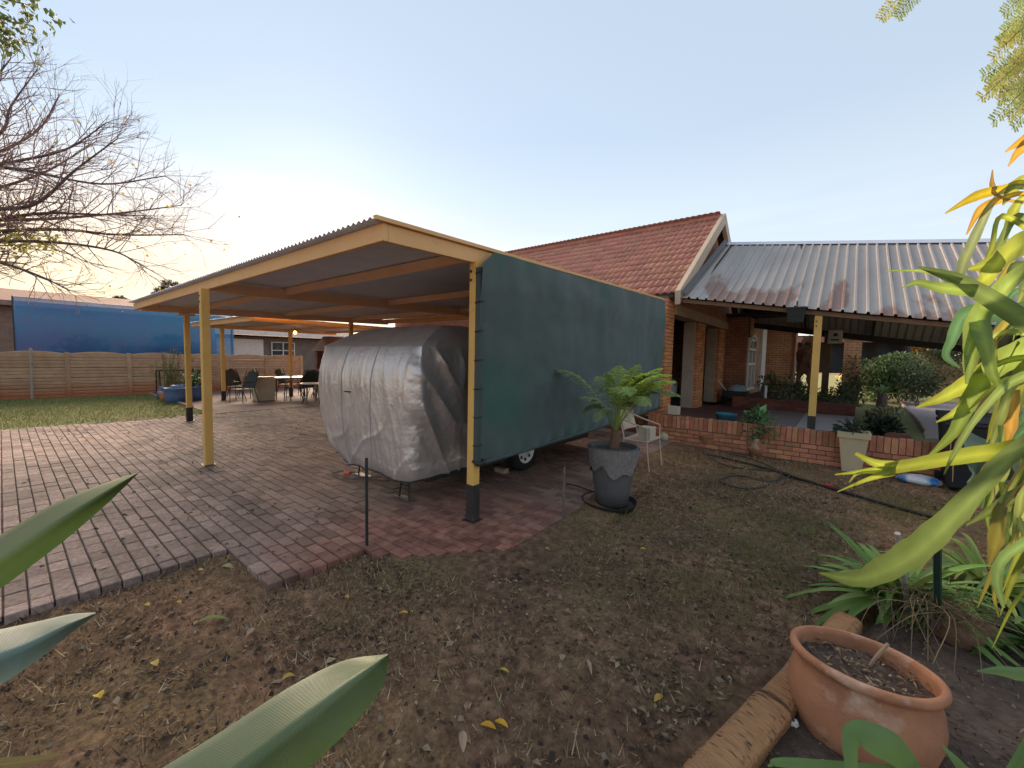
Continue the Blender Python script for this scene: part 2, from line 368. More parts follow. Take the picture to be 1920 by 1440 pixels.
    l.new(h.outputs['Fac'], bp.inputs['Height']); l.new(bp.outputs[0], b.inputs['Normal']); return M
pav_near, pav_far = paver_material('paver_near'), paver_material('paver_far')
jointm = mat('joint_sand', (.035, .026, .022), (.06, .045, .035), 20, .95, .6, 60)
bed = MB()
bed.prism([(-12.5, -4), (-3.83, -4), (-3.83, 1.12), (-3.01, 1.16), (-3.0, 1.8), (-2.84, 1.9), (-2.58, 2.06), (-2.37, 2.34), (-2.11, 2.66), (-2.11, 3.0), (-2.15, 3.9), (-2.25, 4.4), (-2.39, 5.4), (-2.58, 8.35), (-12.5, 8.35)], -.05, -.012)
pav = bed.build('paving', jointm, base=(0, 0, -.05)); tag(pav, kind='structure')
bricks = []
rowx = -3.80
k = 0
while rowx > -12.45:                      # stack bond on the left
    L = .125 if k == 0 else .195
    for y in np.arange(1.04, -4, -.104): bricks.append((rowx - L / 2, y, L - .009, .095))
    rowx -= L; k += 1
for j, y in enumerate(np.arange(1.145, 8.3, .104)):   # running bond on the right
    xr = float(paving_right(y)); x = xr - .004
    first = (.2 if j % 2 else .1) - (xr * -1 % .2) * 0
    off = (-xr - (.1 if j % 2 else 0)) % .2
    Ls = [.2 - off if .2 - off > .05 else .4 - off]
    while x - Ls[0] > -12.5:
        L = min(Ls[0], .2); bricks.append((x - L / 2, y, L - .007, .097)); x -= L; Ls[0] = .2
scored = []
for bx in bricks:
    q = pj((bx[0], bx[1], 0)); vis = q[2] > .3 and -20 < q[0] < 1940 and 0 < q[1] < 1460
    scored.append((q[2] if vis else 1e6, bx))
scored.sort(key=lambda t: t[0])
meshes = {}
farm = MB()
for i, (sc, (x, y, L, W)) in enumerate(scored):
    dz = random.uniform(-.004, .003); tone = random.uniform(.68, 1.18)
    if i < 300:
        kk = (round(L, 2), round(W, 3))
        if kk not in meshes: meshes[kk] = box_mesh('brick', kk[0], kk[1], .06, pav_near, .005)
        piece('brick', meshes[kk], pav, (x, y, -.03 + dz), (random.uniform(-.008, .008), random.uniform(-.006, .006), random.uniform(-.008, .008)))
    elif sc < 1e6 or (x > -12.5 and y > -1):
        a = random.uniform(-.01, .01); c_, s_ = math.cos(a), math.sin(a); V = []
        for z, ins in ((-.03, 0), (-.003, 0), (0, .004)):
            for sx, sy in ((-1, -1), (1, -1), (1, 1), (-1, 1)):
                ux, uy = sx * (L / 2 - ins), sy * (W / 2 - ins); V.append((x + ux * c_ - uy * s_, y + ux * s_ + uy * c_, z + dz))
        farm.add(V, [(8, 9, 10, 11)] + [(r * 4 + i_, r * 4 + (i_ + 1) % 4, r * 4 + 4 + (i_ + 1) % 4, r * 4 + 4 + i_) for r in range(2) for i_ in range(4)], (tone,) * 3)
tag(farm.build('bricks', pav_far, pav), kind='stuff')
fp = MB().box((-19.5, 3.35, -.05), (-12.52, 11.5, -.004)).build('rear_paving', paver_material('rear_paving', True), base=(-16, 6, -.05)); tag(fp, kind='structure')
fp2 = MB().box((-12.5, 8.36, -.05), (-2.99, 8.75, -.004)).build('house_apron', plaster, base=(-7, 8.5, -.05)); tag(fp2, kind='structure')

# ------------------------------------------------------------------ far lawn with edging
lawnm = mat('lawn_soil', (.19, .20, .07), (.14, .14, .055), 6, .95, .5, 40, spots=(.16, .13, .07), sscale=3, sth=.58)
lw = MB().box((-19.55, -9, -.06), (-12.51, 3.3, -.006)).build('lawn', lawnm, base=(-16, -3, -.06)); tag(lw, kind='structure')
def blades(mb, P, h, w, C, lean=.6):
    k = len(P); a = rng.uniform(0, 2 * math.pi, k); t = rng.uniform(0, 2 * math.pi, k); ln = rng.uniform(.1, 1, k) ** .5 * lean
    side = np.c_[np.cos(a), np.sin(a), np.zeros(k)] * (w / 2)[:, None]
    tip = P + np.c_[np.cos(t) * ln * h, np.sin(t) * ln * h, h * np.sqrt(np.maximum(.04, 1 - np.minimum(ln, .98) ** 2))]
    V = np.stack([P - side, P + side, tip], 1).reshape(-1, 3); i = np.arange(k)[:, None] * 3
    mb.add(V, (i + [0, 1, 2]).tolist(), np.repeat(C, 3, 0))
n = 42000
P = np.c_[rng.uniform(-19.4, -12.5, n), rng.uniform(-4, 3.28, n), np.full(n, -.008)]
tone = np.array([fnoise(x, y, 0, .7) for x, y in P[:, :2]])
C = np.array([.22, .24, .075])[None] * rng.uniform(.6, 1.35, (n, 1)) + np.clip(tone, 0, 1)[:, None] * np.array([.13, .06, .03])
mb = MB(); blades(mb, P, rng.uniform(.03, .075, n), rng.uniform(.006, .014, n), C, .7)
tag(mb.build('lawn_grass', dryleaf, base=(-16, 0, -.006)), 'short patchy green grass beside the precast wall', 'grass', kind='stuff')
edge = thing('lawn_edging', (-16.6, 3.31, -.05), 'row of pale edging blocks between lawn and rear paving', 'edging')
em = box_mesh('block', .38, .08, .11, mat('edging_block', (.34, .22, .17), (.28, .18, .14), 8, .9, .2, 60, rnd=.12))
for x in np.arange(-19.2, -14.0, .4): piece('block', em, edge, (x, 3.32 + random.uniform(-.01, .01), 0.0))

# ------------------------------------------------------------------ dry grass, litter and leaves on the soil
def on_log(x, y): return np.abs((x + .38) - (y - 1.64) * .316) < .12
def soil_pts(n, x0=-4.6, x1=2.3, y0=-.3, y1=8.25, near=1.):
    P = np.c_[rng.uniform(x0, x1, n), rng.uniform(y0, y1, n)]
    keep = ~on_paving(P[:, 0], P[:, 1]) & ~((P[:, 0] > -.30 + (P[:, 1] - 1.64) * .316) & (P[:, 1] < 3.3)) & ~on_log(P[:, 0], P[:, 1])
    return P[keep]
def gzs(P): return np.array([-.05 + .028 * fnoise(x, y, 0, 1.3) + .020 * fnoise(x, y, 3, 7) for x, y in P])
P = soil_pts(300000)
cl = np.array([fnoise(x, y, 9, 1.1) + .5 * fnoise(x, y, 5, 5) for x, y in P])
P = P[(cl + rng.normal(0, .40, len(P))) > .04]; cl = None
Z = gzs(P); n = len(P)
gsel = np.array([fnoise(x, y, 21, .8) for x, y in P]) + .25 * (P[:, 0] + 1.2) - .12 + rng.normal(0, .3, n)
dry = np.array([[.42, .29, .165], [.55, .41, .25], [.24, .145, .08], [.10, .065, .045], [.34, .21, .11]])[rng.integers(0, 5, n)] * rng.uniform(.6, 1.3, (n, 1)); grn = np.array([.19, .19, .055]) * rng.uniform(.6, 1.4, (n, 1))
C = np.where((gsel > .28)[:, None], grn, dry)
mb = MB(); blades(mb, np.c_[P, Z - .003], rng.gamma(3.2, .012, n) * np.where(gsel > .28, 1.2, 1), rng.uniform(.003, .008, n), C, 1.02)
tag(mb.build('dry_grass', dryleaf, base=(0, 0, -.05)), 'thin dry grass growing over the brown garden soil', 'grass', kind='stuff')
P = soil_pts(80000); cl = np.array([fnoise(x, y, 31, 1.7) + .6 * fnoise(x, y, 35, 6) for x, y in P]); P = P[(cl + rng.normal(0, .25, len(P))) > .12]; n = len(P); Z = gzs(P)
D = rnd3(n); D[:, 2] *= .25; N = rnd3(n) * .45 + [0, 0, 1]
pal = np.array([[.22, .125, .07], [.30, .20, .12], [.12, .07, .045], [.38, .28, .18], [.07, .045, .035]])
C = pal[rng.integers(0, 5, n)] * rng.uniform(.6, 1.3, (n, 1)); L = rng.gamma(3., .0065, n) + .006
mb = MB().leaves(np.c_[P, Z + .006], D, N, L, L * rng.uniform(.3, .7, n), C, .3)
P2 = np.c_[rng.uniform(-12, -3, 2600), rng.uniform(-2.5, 7, 2600)]
P2 = P2[on_paving(P2[:, 0], P2[:, 1])]
w2 = np.array([fnoise(x, y, 2, .6) for x, y in P2]) + rng.normal(0, .25, len(P2)); P2 = P2[w2 > .22]
n = len(P2); D = rnd3(n); D[:, 2] *= .2; N = rnd3(n) * .5 + [0, 0, 1]
pal2 = np.array([[.10, .06, .04], [.16, .10, .06], [.24, .17, .06], [.07, .05, .04]])
L = rng.uniform(.02, .055, n)
mb.leaves(np.c_[P2, np.full(n, .012)], D, N, L, L * .55, pal2[rng.integers(0, 4, n)], .45)
Pc = soil_pts(9000, -4.2, 1.2, -.2, 5.0); kc = len(Pc); zc = gzs(Pc); rc_ = rng.gamma(2.2, .0028, kc) + .002
V8 = np.array([(0, 0, 1), (1, 0, .1), (0, 1, 0), (-1, 0, .15), (0, -1, 0)]); Vc = (V8[None] * rng.uniform(.6, 1.3, (kc, 5, 1))) * rc_[:, None, None] + np.c_[Pc, zc][:, None]; ic = np.arange(kc)[:, None] * 5
mb.add(Vc.reshape(-1, 3), np.concatenate([ic + [0, 1, 2], ic + [0, 2, 3], ic + [0, 3, 4], ic + [0, 4, 1]]).tolist(), np.repeat(np.array([[.09, .055, .038], [.17, .10, .065], [.05, .033, .025], [.30, .22, .16]])[rng.integers(0, 4, kc)], 5, 0))
tag(mb.build('leaf_litter', dryleaf, base=(0, 0, -.05)), 'small brown dead leaves scattered over soil and paving', 'leaf litter', kind='stuff')
fl = [(395, 1165, .17, .035, (.28, .30, .08), .9), (915, 1363, .075, .03, (.62, .33, .03), .3), (940, 1358, .07, .028, (.66, .36, .03), .1), (757, 1150, .06, .025, (.6, .33, .04), .6),
      (185, 1305, .05, .04, (.6, .42, .06), .2), (275, 1135, .045, .03, (.62, .42, .08), .5), (650, 1120, .05, .025, (.58, .34, .05), 0), (1025, 1030, .06, .025, (.6, .4, .06), 0),
      (1235, 1310, .06, .03, (.55, .33, .08), 1.2), (1105, 1250, .1, .02, (.42, .30, .22), 2.3), (868, 1390, .09, .035, (.45, .3, .2), 2.4), (945, 1258, .06, .02, (.55, .36, .05), .2),
      (1205, 1030, .05, .025, (.6, .42, .05), .3), (290, 1245, .06, .035, (.5, .36, .09), .1), (470, 1185, .06, .035, (.42, .28, .2), 2.2), (375, 1070, .05, .03, (.55, .42, .12), .7),
      (335, 1130, .06, .025, (.5, .36, .08), .2), (540, 1270, .055, .03, (.5, .35, .07), 1.1), (430, 985, .05, .03, (.5, .40, .1), .3), (425, 1065, .11, .05, (.36, .34, .16), .5), (520, 1080, .09, .04, (.36, .33, .15), 2.6)]
names_fl = {0: 'long leaf fading from green to tan lying on the soil', 1: 'orange yellow leaf curled beside its twin on the soil', 2: 'orange yellow leaf beside a brown stalk on the soil', 9: 'slim tan dead leaf lying on bare soil', 10: 'pale tan curled leaf near the two orange leaves', 14: 'tan leaf near the long green fading leaf', 19: 'pale green crumpled leaf tucked into the paving step', 20: 'pale green crumpled leaf at the corner of the paving', 7: 'yellow leaf by the curved edge of the paving', 3: 'orange leaf lying alone on the open soil', 4: 'broad yellow leaf beside the big foreground leaves'}
for i, (px, py, L, W, c, a) in enumerate(fl):
    p = gz(px, py, -.03); d = np.array([[math.cos(a), math.sin(a), .08]])
    t = np.linspace(0, 1, 7); pts = p + np.outer(t - .5, d[0]) * L + np.outer(np.sin(t * 3.1) * L * .12, [0, 0, 1])
    mb = MB().ribbon(pts, W * np.sin(np.clip(t, .04, .97) * math.pi) ** .8, np.cross(d[0], (0, 0, 1)), .25, c, 2)
    o = mb.build('fallen_leaf', dryleaf, base=p); tag(o, names_fl.get(i, 'small yellow leaf fallen on the brown soil'), 'leaf', 'leaves fallen on the soil')

# ================================================================== WALLS AND NEIGHBOURS ON THE LEFT
def precast_material():
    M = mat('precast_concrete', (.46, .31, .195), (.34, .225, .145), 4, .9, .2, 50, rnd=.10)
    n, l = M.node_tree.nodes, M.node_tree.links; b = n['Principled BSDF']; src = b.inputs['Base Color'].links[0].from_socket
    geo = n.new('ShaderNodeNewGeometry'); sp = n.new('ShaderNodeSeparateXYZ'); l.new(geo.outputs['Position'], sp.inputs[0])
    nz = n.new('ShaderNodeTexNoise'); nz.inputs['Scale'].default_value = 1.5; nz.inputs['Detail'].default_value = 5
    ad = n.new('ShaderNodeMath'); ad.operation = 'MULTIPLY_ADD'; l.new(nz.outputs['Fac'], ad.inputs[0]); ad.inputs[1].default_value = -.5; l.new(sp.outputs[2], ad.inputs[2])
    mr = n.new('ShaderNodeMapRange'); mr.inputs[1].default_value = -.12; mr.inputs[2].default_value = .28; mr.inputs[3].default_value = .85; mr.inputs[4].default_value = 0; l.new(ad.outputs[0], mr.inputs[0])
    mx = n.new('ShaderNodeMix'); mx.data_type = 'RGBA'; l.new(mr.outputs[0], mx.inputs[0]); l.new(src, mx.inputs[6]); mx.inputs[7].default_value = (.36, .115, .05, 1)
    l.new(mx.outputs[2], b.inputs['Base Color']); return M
precast = precast_material()
def slab_mesh(L, hgt, arch=False):
    # a precast slab with three bevelled boards; along +Y, face to +X, bottom at z = 0
    prof = []
    nb = 3; bh = hgt / nb
    for i in range(nb): prof += [(.022, i * bh + .004), (.034, i * bh + .022), (.034, (i + 1) * bh - .022), (.022, (i + 1) * bh - .004)]
    if arch: prof = [(.024, 0), (.034, .02), (.034, hgt - .02), (.022, hgt)]
    ysn = np.linspace(-L / 2, L / 2, 9 if arch else 2); Gd = []
    for y in ysn:
        k = .0 if not arch else .07 * math.cos(y / L * math.pi) * 1.0
        row = [(-.02, y, 0)] + [(x, y, z + (k * z / hgt if arch else 0)) for x, z in prof] + [(-.02, y, hgt + (k if arch else 0))]
        Gd.append(row)
    Gd = np.array(Gd); a, b_ = Gd.shape[:2]
    Fc = [(i * b_ + j, (i + 1) * b_ + j, (i + 1) * b_ + (j + 1) % b_, i * b_ + (j + 1) % b_) for i in range(a - 1) for j in range(b_)]
    Fc += [tuple(range(b_)), tuple((a - 1) * b_ + j for j in range(b_ - 1, -1, -1))]
    me = bpy.data.meshes.new('slab'); me.from_pydata(Gd.reshape(-1, 3).tolist(), [], Fc); me.materials.append(precast); return me
def precast_wall(name, label, p0, direction, npan, step, h=(.33, .33, .33, .33), flip=False):
    w = thing(name, (p0[0], p0[1], p0[2]), label, 'wall', 'precast walls')
    ang = math.atan2(-direction[0], direction[1])     # rotate +Y onto direction
    if flip: ang += math.pi
    d = np.array(direction, float); sl = slab_mesh(step - .1, h[0] - .006); tp = slab_mesh(step - .1, .14, True)
    pm = box_mesh('post', .13, .12, sum(h) + .2, precast, .012)
    for i in range(npan + 1):
        q = np.array(p0) + np.array([*d * (i * step), 0]); piece('post', pm, w, q + [0, 0, (sum(h) + .2) / 2 - .02], (0, 0, ang))
        if i < npan:
            c = q + np.array([*d * step / 2, 0]); z = 0
            for hh in h: piece('slab', sl, w, c + [0, 0, z + .003], (0, 0, ang)); z += hh
            piece('slab', tp, w, c + [0, 0, z + .003], (0, 0, ang))
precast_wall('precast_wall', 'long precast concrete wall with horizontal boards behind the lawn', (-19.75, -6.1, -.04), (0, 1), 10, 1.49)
pole = MB().tube([(-19.55, .56, -.05), (-19.56, .58, 1.58)], .035, 10).build('net_pole', mat('pole_grey', (.36, .30, .25), None, 6, .6, .05), base=(-19.55, .56, -.05)); tag(pole, 'slim pale pole standing against the precast wall', 'pole')
# blue shade net above the wall, hung on its own poles
net = thing('blue_shade_net', (-20.6, 3.6, -.05), 'long blue shade net stretched above the precast wall', 'shade net')
Gd = np.array([[(-20.6 + .05 * math.sin(y * 2.1) + .03 * math.sin(z * 5 + y), y, z + (.05 * math.sin(y * 1.9) if z < 1.3 else 0) - .006 * (y - .5) * (z > 2)) for y in np.linspace(.3, 6.35, 60)] for z in np.linspace(1.2, 3.18, 12)])
MB().grid(Gd).build('net_sheet', mat('blue_net', (.045, .095, .27), (.015, .14, .30), .35, .75, .2, 160, alpha=.74, trans=.25), net)
for y in (.3, 6.3): MB().tube([(-20.66, y, -.05), (-20.66, y, 3.22)], .03, 8).build('pole', metal_dark, net)
MB().tube([(-20.62, .3, 3.2), (-20.62, 6.35, 3.17)], .022, 8).build('top_wire', whitepaint, net)
def bush(name, c, rad, n, L, col, label, cat='shrub', group=None, base_z=0., stems=5, W=.5, parent=None, var=.35, clump=9, m=None, lit=None):
    c = np.array(c, float); rad = np.array(rad, float)
    root = parent or thing(name, (c[0], c[1], base_z), label, cat, group)
    cc = rnd3(clump) * rng.uniform(.25, .85, (clump, 1)); idx = rng.integers(0, clump, n)
    Q = cc[idx] + rng.normal(0, .26, (n, 3)); r = np.linalg.norm(Q, axis=1); Q = Q / np.maximum(1, r)[:, None]
    P = c + Q * rad; P[:, 2] = np.maximum(P[:, 2], base_z + .02)
    D = Q + rnd3(n) * .8; D[:, 2] += .1; N = rnd3(n) + [0, 0, 1.2]
    C = np.array(col) * (1 + rng.normal(0, var, (n, 1)).clip(-.7, .9)) * (.8 + .4 * rng.random((clump, 1))[idx]); C = np.clip(C, .003, 1)
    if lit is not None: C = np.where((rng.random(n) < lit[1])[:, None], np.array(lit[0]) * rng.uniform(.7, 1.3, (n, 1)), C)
    Ls = L * rng.uniform(.6, 1.3, n)
    MB().leaves(P, D, N, Ls, Ls * W, C).build('foliage', m or leafm, root)
    st = MB()
    for i in range(stems):
        e = c + cc[i % clump] * rad * .8; b0 = np.array([c[0], c[1], base_z]) + [rng.normal(0, .03), rng.normal(0, .03), 0]
        st.tube(smooth_path([b0, (b0 + e) / 2 + rnd3(1)[0] * .05 * rad.mean(), e], 3), np.linspace(.018, .006, 7) * max(.5, rad.mean()), 5)
    st.build('stems', bark, root); return root
for i, y in enumerate((2.0, 3.2, 4.4, 5.4)):
    bush('hedge_shrub', (-21.5, y, 1.35), (.55, .9, .78 - .1 * (i % 2)), 1300, .16, (.018, .03, .02), 'dark rounded hedge shrub growing behind the blue net', 'shrub', 'hedge shrubs behind the net')
def brickwall_material(name, c1, c2, mortar, axes='xz', sc=1.):
    M = bpy.data.materials.new(name); M.use_nodes = True; n, l = M.node_tree.nodes, M.node_tree.links; b = n['Principled BSDF']
    geo = n.new('ShaderNodeNewGeometry'); sp = n.new('ShaderNodeSeparateXYZ'); l.new(geo.outputs['Position'], sp.inputs[0]); cb = n.new('ShaderNodeCombineXYZ')
    ad = n.new('ShaderNodeMath'); ad.operation = 'ADD'; l.new(sp.outputs[0], ad.inputs[0]); l.new(sp.outputs[1], ad.inputs[1])
    l.new(ad.outputs[0], cb.inputs[0]); l.new(sp.outputs[2], cb.inputs[1])
    bt = n.new('ShaderNodeTexBrick'); l.new(cb.outputs[0], bt.inputs['Vector']); bt.inputs['Scale'].default_value = sc
    bt.inputs['Brick Width'].default_value = .23; bt.inputs['Row Height'].default_value = .085; bt.inputs['Mortar Size'].default_value = .008; bt.inputs['Bias'].default_value = -.2
    bt.inputs['Color1'].default_value = (*c1, 1); bt.inputs['Color2'].default_value = (*c2, 1); bt.inputs['Mortar'].default_value = (*mortar, 1)
    nz = n.new('ShaderNodeTexNoise'); nz.inputs['Scale'].default_value = 3; nz.inputs['Detail'].default_value = 7; l.new(geo.outputs['Position'], nz.inputs['Vector'])
    mr = n.new('ShaderNodeMapRange'); mr.inputs[3].default_value = .6; mr.inputs[4].default_value = 1.35; l.new(nz.outputs['Fac'], mr.inputs[0])
    ml = n.new('ShaderNodeMix'); ml.data_type = 'RGBA'; ml.blend_type = 'MULTIPLY'; ml.inputs[0].default_value = 1; l.new(bt.outputs['Color'], ml.inputs[6]); l.new(mr.outputs[0], ml.inputs[7])
    l.new(ml.outputs[2], b.inputs['Base Color']); b.inputs['Roughness'].default_value = .85
    bp = n.new('ShaderNodeBump'); bp.inputs['Strength'].default_value = .6; bp.inputs['Distance'].default_value = .01; bp.invert = True
    l.new(bt.outputs['Fac'], bp.inputs['Height']); l.new(bp.outputs[0], b.inputs['Normal']); return M
nbrick = brickwall_material('neighbour_brick', (.25, .155, .115), (.20, .125, .10), (.26, .19, .15))
nh = thing('neighbour_building', (-25, -2, -.05), 'brown brick neighbouring building with a low reddish roof behind the net', 'building')
MB().box((-29, -9, -.05), (-24, 6.6, 3.25)).build('wall', nbrick, nh)
rm = mat('reddish_roof', (.28, .14, .105), (.22, .11, .085), 5, .8, .2, 40)
MB().add([(-23.6, -9.3, 3.2), (-23.6, 6.9, 3.2), (-26.5, 6.9, 3.95), (-26.5, -9.3, 3.95), (-29.4, 6.9, 3.2), (-29.4, -9.3, 3.2)], [(0, 1, 2, 3), (3, 2, 4, 5), (0, 5, 4, 1), (1, 4, 2), (0, 3, 5)]).build('roof', rm, nh)
MB().box((-23.62, -9.3, 3.1), (-23.55, 6.9, 3.28)).build('fascia', mat('fascia_dull', (.30, .2, .16), None, 5, .7, .05), nh)
n2 = thing('neighbour_house', (-29, 11.5, -.05), 'white fronted neighbouring house with dark roof seen past the patio cover', 'house')
MB().box((-33, 7.4, -.05), (-27.5, 16, 2.5)).build('wall', mat('pale_render', (.20, .17, .15), None, 3, .85, .08), n2)
MB().box((-27.48, 7.6, .2), (-27.42, 10.0, 2.35)).build('garage_door', whitepaint, n2)
w_ = MB().box((-27.48, 10.5, .9), (-27.44, 11.8, 2.2)).build('window', glass, n2)
f_ = MB()
for y in (10.47, 11.13, 11.8): f_.box((-27.47, y - .03, .87), (-27.40, y + .03, 2.23))
for z in (.87, 1.7, 2.2): f_.box((-27.465, 10.5, z), (-27.405, 11.8, z + .05))
f_.build('frame', whitepaint, w_)
rf = MB().add([(-26.7, 7.2, 2.55), (-26.7, 16.4, 2.55), (-30.2, 16.4, 3.6), (-30.2, 7.2, 3.6), (-33.7, 16.4, 2.55), (-33.7, 7.2, 2.55)], [(0, 1, 2, 3), (3, 2, 4, 5), (0, 5, 4, 1), (1, 4, 2), (0, 3, 5)]).build('roof', mat('dark_roof', (.06, .05, .05), None, 5, .8, .2), n2)
MB().box((-26.72, 7.2, 2.6), (-26.66, 16.4, 2.82)).build('gutter', whitepaint, rf)
def palm(px, py, dist, r, label):
    c = gd(px, py, dist); root = thing('palm_tree', (c[0], c[1], -.05), label, 'palm tree')
    MB().tube([(c[0], c[1], -.05), (c[0] + .2, c[1], c[2] * .5), c], [.3, .22, .2], 8).build('trunk', bark, root)
    mb = MB()
    for i in range(38):
        a = rng.uniform(0, 6.28); el = rng.uniform(-.5, 1.2); L = r * rng.uniform(.8, 1.1)
        d = np.array([math.cos(a) * math.cos(el), math.sin(a) * math.cos(el), math.sin(el)])
        t = np.linspace(0, 1, 9); pts = c + np.outer(t, d) * L - np.outer(t ** 2, [0, 0, 1]) * L * .45
        k = 24; ti = rng.uniform(.15, 1, k); Pp = np.array([np.interp(ti, t, pts[:, q]) for q in range(3)]).T
        mb.leaves(Pp, rnd3(k) * .7 + d - [0, 0, .4], rnd3(k), L * .34, L * .05, np.array([.07, .075, .045]) * rng.uniform(.6, 1.4, (k, 1)))
        mb.tube(pts, L * .012, 3, (.06, .06, .04))
    mb.build('crown', leafm, root)
palm(314, 537, 62, 1.75, 'tall distant palm with a round crown above the carport edge')
palm(224, 562, 70, 1.3, 'small distant palm just above the brown building roof')

# ================================================================== CARPORT
RZ = lambda y: 2.45 + .0257 * (y - 1.84)           # underside of the fascia along the depth of the roof
XL, XR, YF, YB = -11.89, -2.72, 1.84, 7.9
cp = thing('carport', (-7.2, 4.6, -.02), 'open carport with yellow posts and corrugated flat roof over the caravan', 'carport')
def corrugated(x0, x1, y0, y1, zf, pitch=.076, amp=.011, th=.004):
    X = np.arange(x0, x1, pitch / 6); Z = amp * np.sin((X - x0) / pitch * 2 * math.pi); mb = MB(); Y = np.linspace(y0, y1, 3)
    top = np.array([[(x, y, zf(y) + z + th) for x, z in zip(X, Z)] for y in Y]); bot = np.array([[(x, y, zf(y) + z) for x, z in zip(X, Z)] for y in Y[::-1]])
    mb.grid(np.concatenate([top, bot, top[:1]])[:, ::-1]); return mb
corrugated(XL - .02, XR + .03, YF - .10, YB, lambda y: RZ(y) + .148).build('roof_sheet', galv, cp, smooth=True)
MB().bar((XL, YF, RZ(YF) + .065), (XR, YF, RZ(YF) + .065), .045, .13).build('fascia', fasciam, cp, bevel=.004)
def sidefascia(x): return MB().bar((x, YF + .024, RZ(YF) + .065), (x, YB, RZ(YB) + .065), .045, .13).build('fascia', fasciam, cp, bevel=.004)
sidefascia(XR - .0235); sidefascia(XL + .0235)
MB().bar((XL + .06, YB, RZ(YB) + .065), (XR - .06, YB, RZ(YB) + .065), .045, .13).build('fascia', fasciam, cp)
MB().bar((XR + .012, YF - .1, RZ(YF) + .146), (XR + .012, YB, RZ(YB) + .150), .04, .03).build('edge_flashing', fasciam, cp)
MID = -6.88
beamc = mat('beam_paint', (.74, .50, .34), (.66, .44, .30), 3, .6, .06)
for x in (MID, -11.52): MB().bar((x, YF + .03, RZ(YF) + .035), (x, YB - .03, RZ(YB) + .035), .06, .15).build('beam', beamc, cp)
for y in (2.84, 4.72, 6.62):
    for a, b in ((XR - .05, MID + .03), (MID - .03, -11.49)):
        MB().bar((a, y, RZ(y) + .075), (b, y, RZ(y) + .075), .05, .10).build('purlin', beamc, cp)
def post(x, y, ztop, w=.09, boot=.36, parent=None, soft=.004, z0=-.02):
    p = MB().box((x - w / 2, y - w / 2, z0), (x + w / 2, y + w / 2, ztop)).build('post', yellow, parent, bevel=soft)
    for zb_ in (ztop - .10, ztop - .18): MB().lathe([(.001, .0), (.013, .0), (.013, .008), (.001, .010)], (x - .02, y - w / 2 - .001, zb_), 8, np.array([[1, 0, 0], [0, 0, -1], [0, 1, 0]], float), cap=False).build('bolt', metal_dark, p)
    MB().box((x - w / 2 - .03, y - w / 2 - .03, z0 + .001), (x + w / 2 + .03, y + w / 2 + .03, z0 + .028)).build('base_plate', metal_dark, p, bevel=.003)
    if boot: MB().box((x - w / 2 - .004, y - w / 2 - .004, z0 + .029), (x + w / 2 + .004, y + w / 2 + .004, boot)).build('boot', black, p, bevel=.004)
    return p
post(-2.74, 2.84, RZ(2.84) + .02, .088, .36, cp)
post(MID, 1.78, RZ(YF) + .0, .1, 0, cp)
post(-11.52, 2.64, RZ(2.64) - .04, .1, .31, cp)
post(-11.52, 6.6, RZ(6.6) - .04, .1, .31, cp); post(MID, 7.6, RZ(7.6) - .04, .1, .31, cp)
MB().box((-11.60, 2.5, RZ(2.64) - .1), (-11.44, 2.78, RZ(2.64) - .05)).build('bracket', beamc, cp)

# green shade net on the right side
def netmat():
    M = mat('green_net', (.068, .092, .084), (.038, .064, .055), .9, .62, .25, 700, spots=(.026, .082, .056), sscale=.8, sth=.52, spec=.3, detail=7)
    n, l = M.node_tree.nodes, M.node_tree.links; b = n['Principled BSDF']
    b.inputs['Sheen Weight'].default_value = .4; b.inputs['Sheen Roughness'].default_value = .5; b.inputs['Sheen Tint'].default_value = (.55, .62, .72, 1); return M
gn = thing('green_shade_net', (-2.66, 5.3, .5), 'dark green shade net hung down the right side of the carport', 'shade net')
Yn = np.linspace(2.80, 7.86, 120); T = np.linspace(0, 1, 50); Gd = np.zeros((50, 120, 3))
for j, y in enumerate(Yn):
    zb = .575 + .0257 * (y - 2.84); zt = RZ(y) + .115 - max(0, (2.98 - y)) * .75
    for i, t in enumerate(T):
        z = zb + (zt - zb) * t
        dx = .012 * math.sin(y * 3.1 + z) * math.sin(t * math.pi) + .006 * fnoise(y, z, 1, 4) + .008 * math.sin(y * 14) * max(0, .15 - abs(t - .97)) * 4 + .035 * fnoise(y, z, 6, .8) + .010 * fnoise(y * .5, z, 6, 3) + .012 * math.sin(y * 20.9) * max(0, 1 - t * 9)
        Gd[i, j] = -2.668 + dx + (.03 if t > .85 else .03 * max(0, (t - .7)) / .15), y, z
MB().grid(Gd).build('net_sheet', netmat(), gn, smooth=True)
hem = mat('net_hem', (.055, .075, .072), (.04, .06, .06), 6, .55, .2, 300)
MB().tube([(-2.668, 2.82, .57), (-2.665, 4.5, .60), (-2.668, 6.2, .65), (-2.668, 7.86, .70)], .026, 8).build('bottom_rail', hem, gn, smooth=True)
for z_ in np.arange(.75, 2.4, .27): MB().tube([(-2.70, 2.79, z_), (-2.63, 2.785, z_ + .01), (-2.63, 2.84, z_ + .015)], .006, 5).build('tie', black, gn)
MB().box((-2.70, 2.795, .60), (-2.64, 2.835, RZ(2.84) - .05)).build('edge_strip', hem, gn)
MB().tube([(-2.70, 2.79, .60), (-2.63, 2.80, .58), (-2.63, 2.87, .585), (-2.68, 2.90, .6)], .016, 8).build('tie', black, gn)

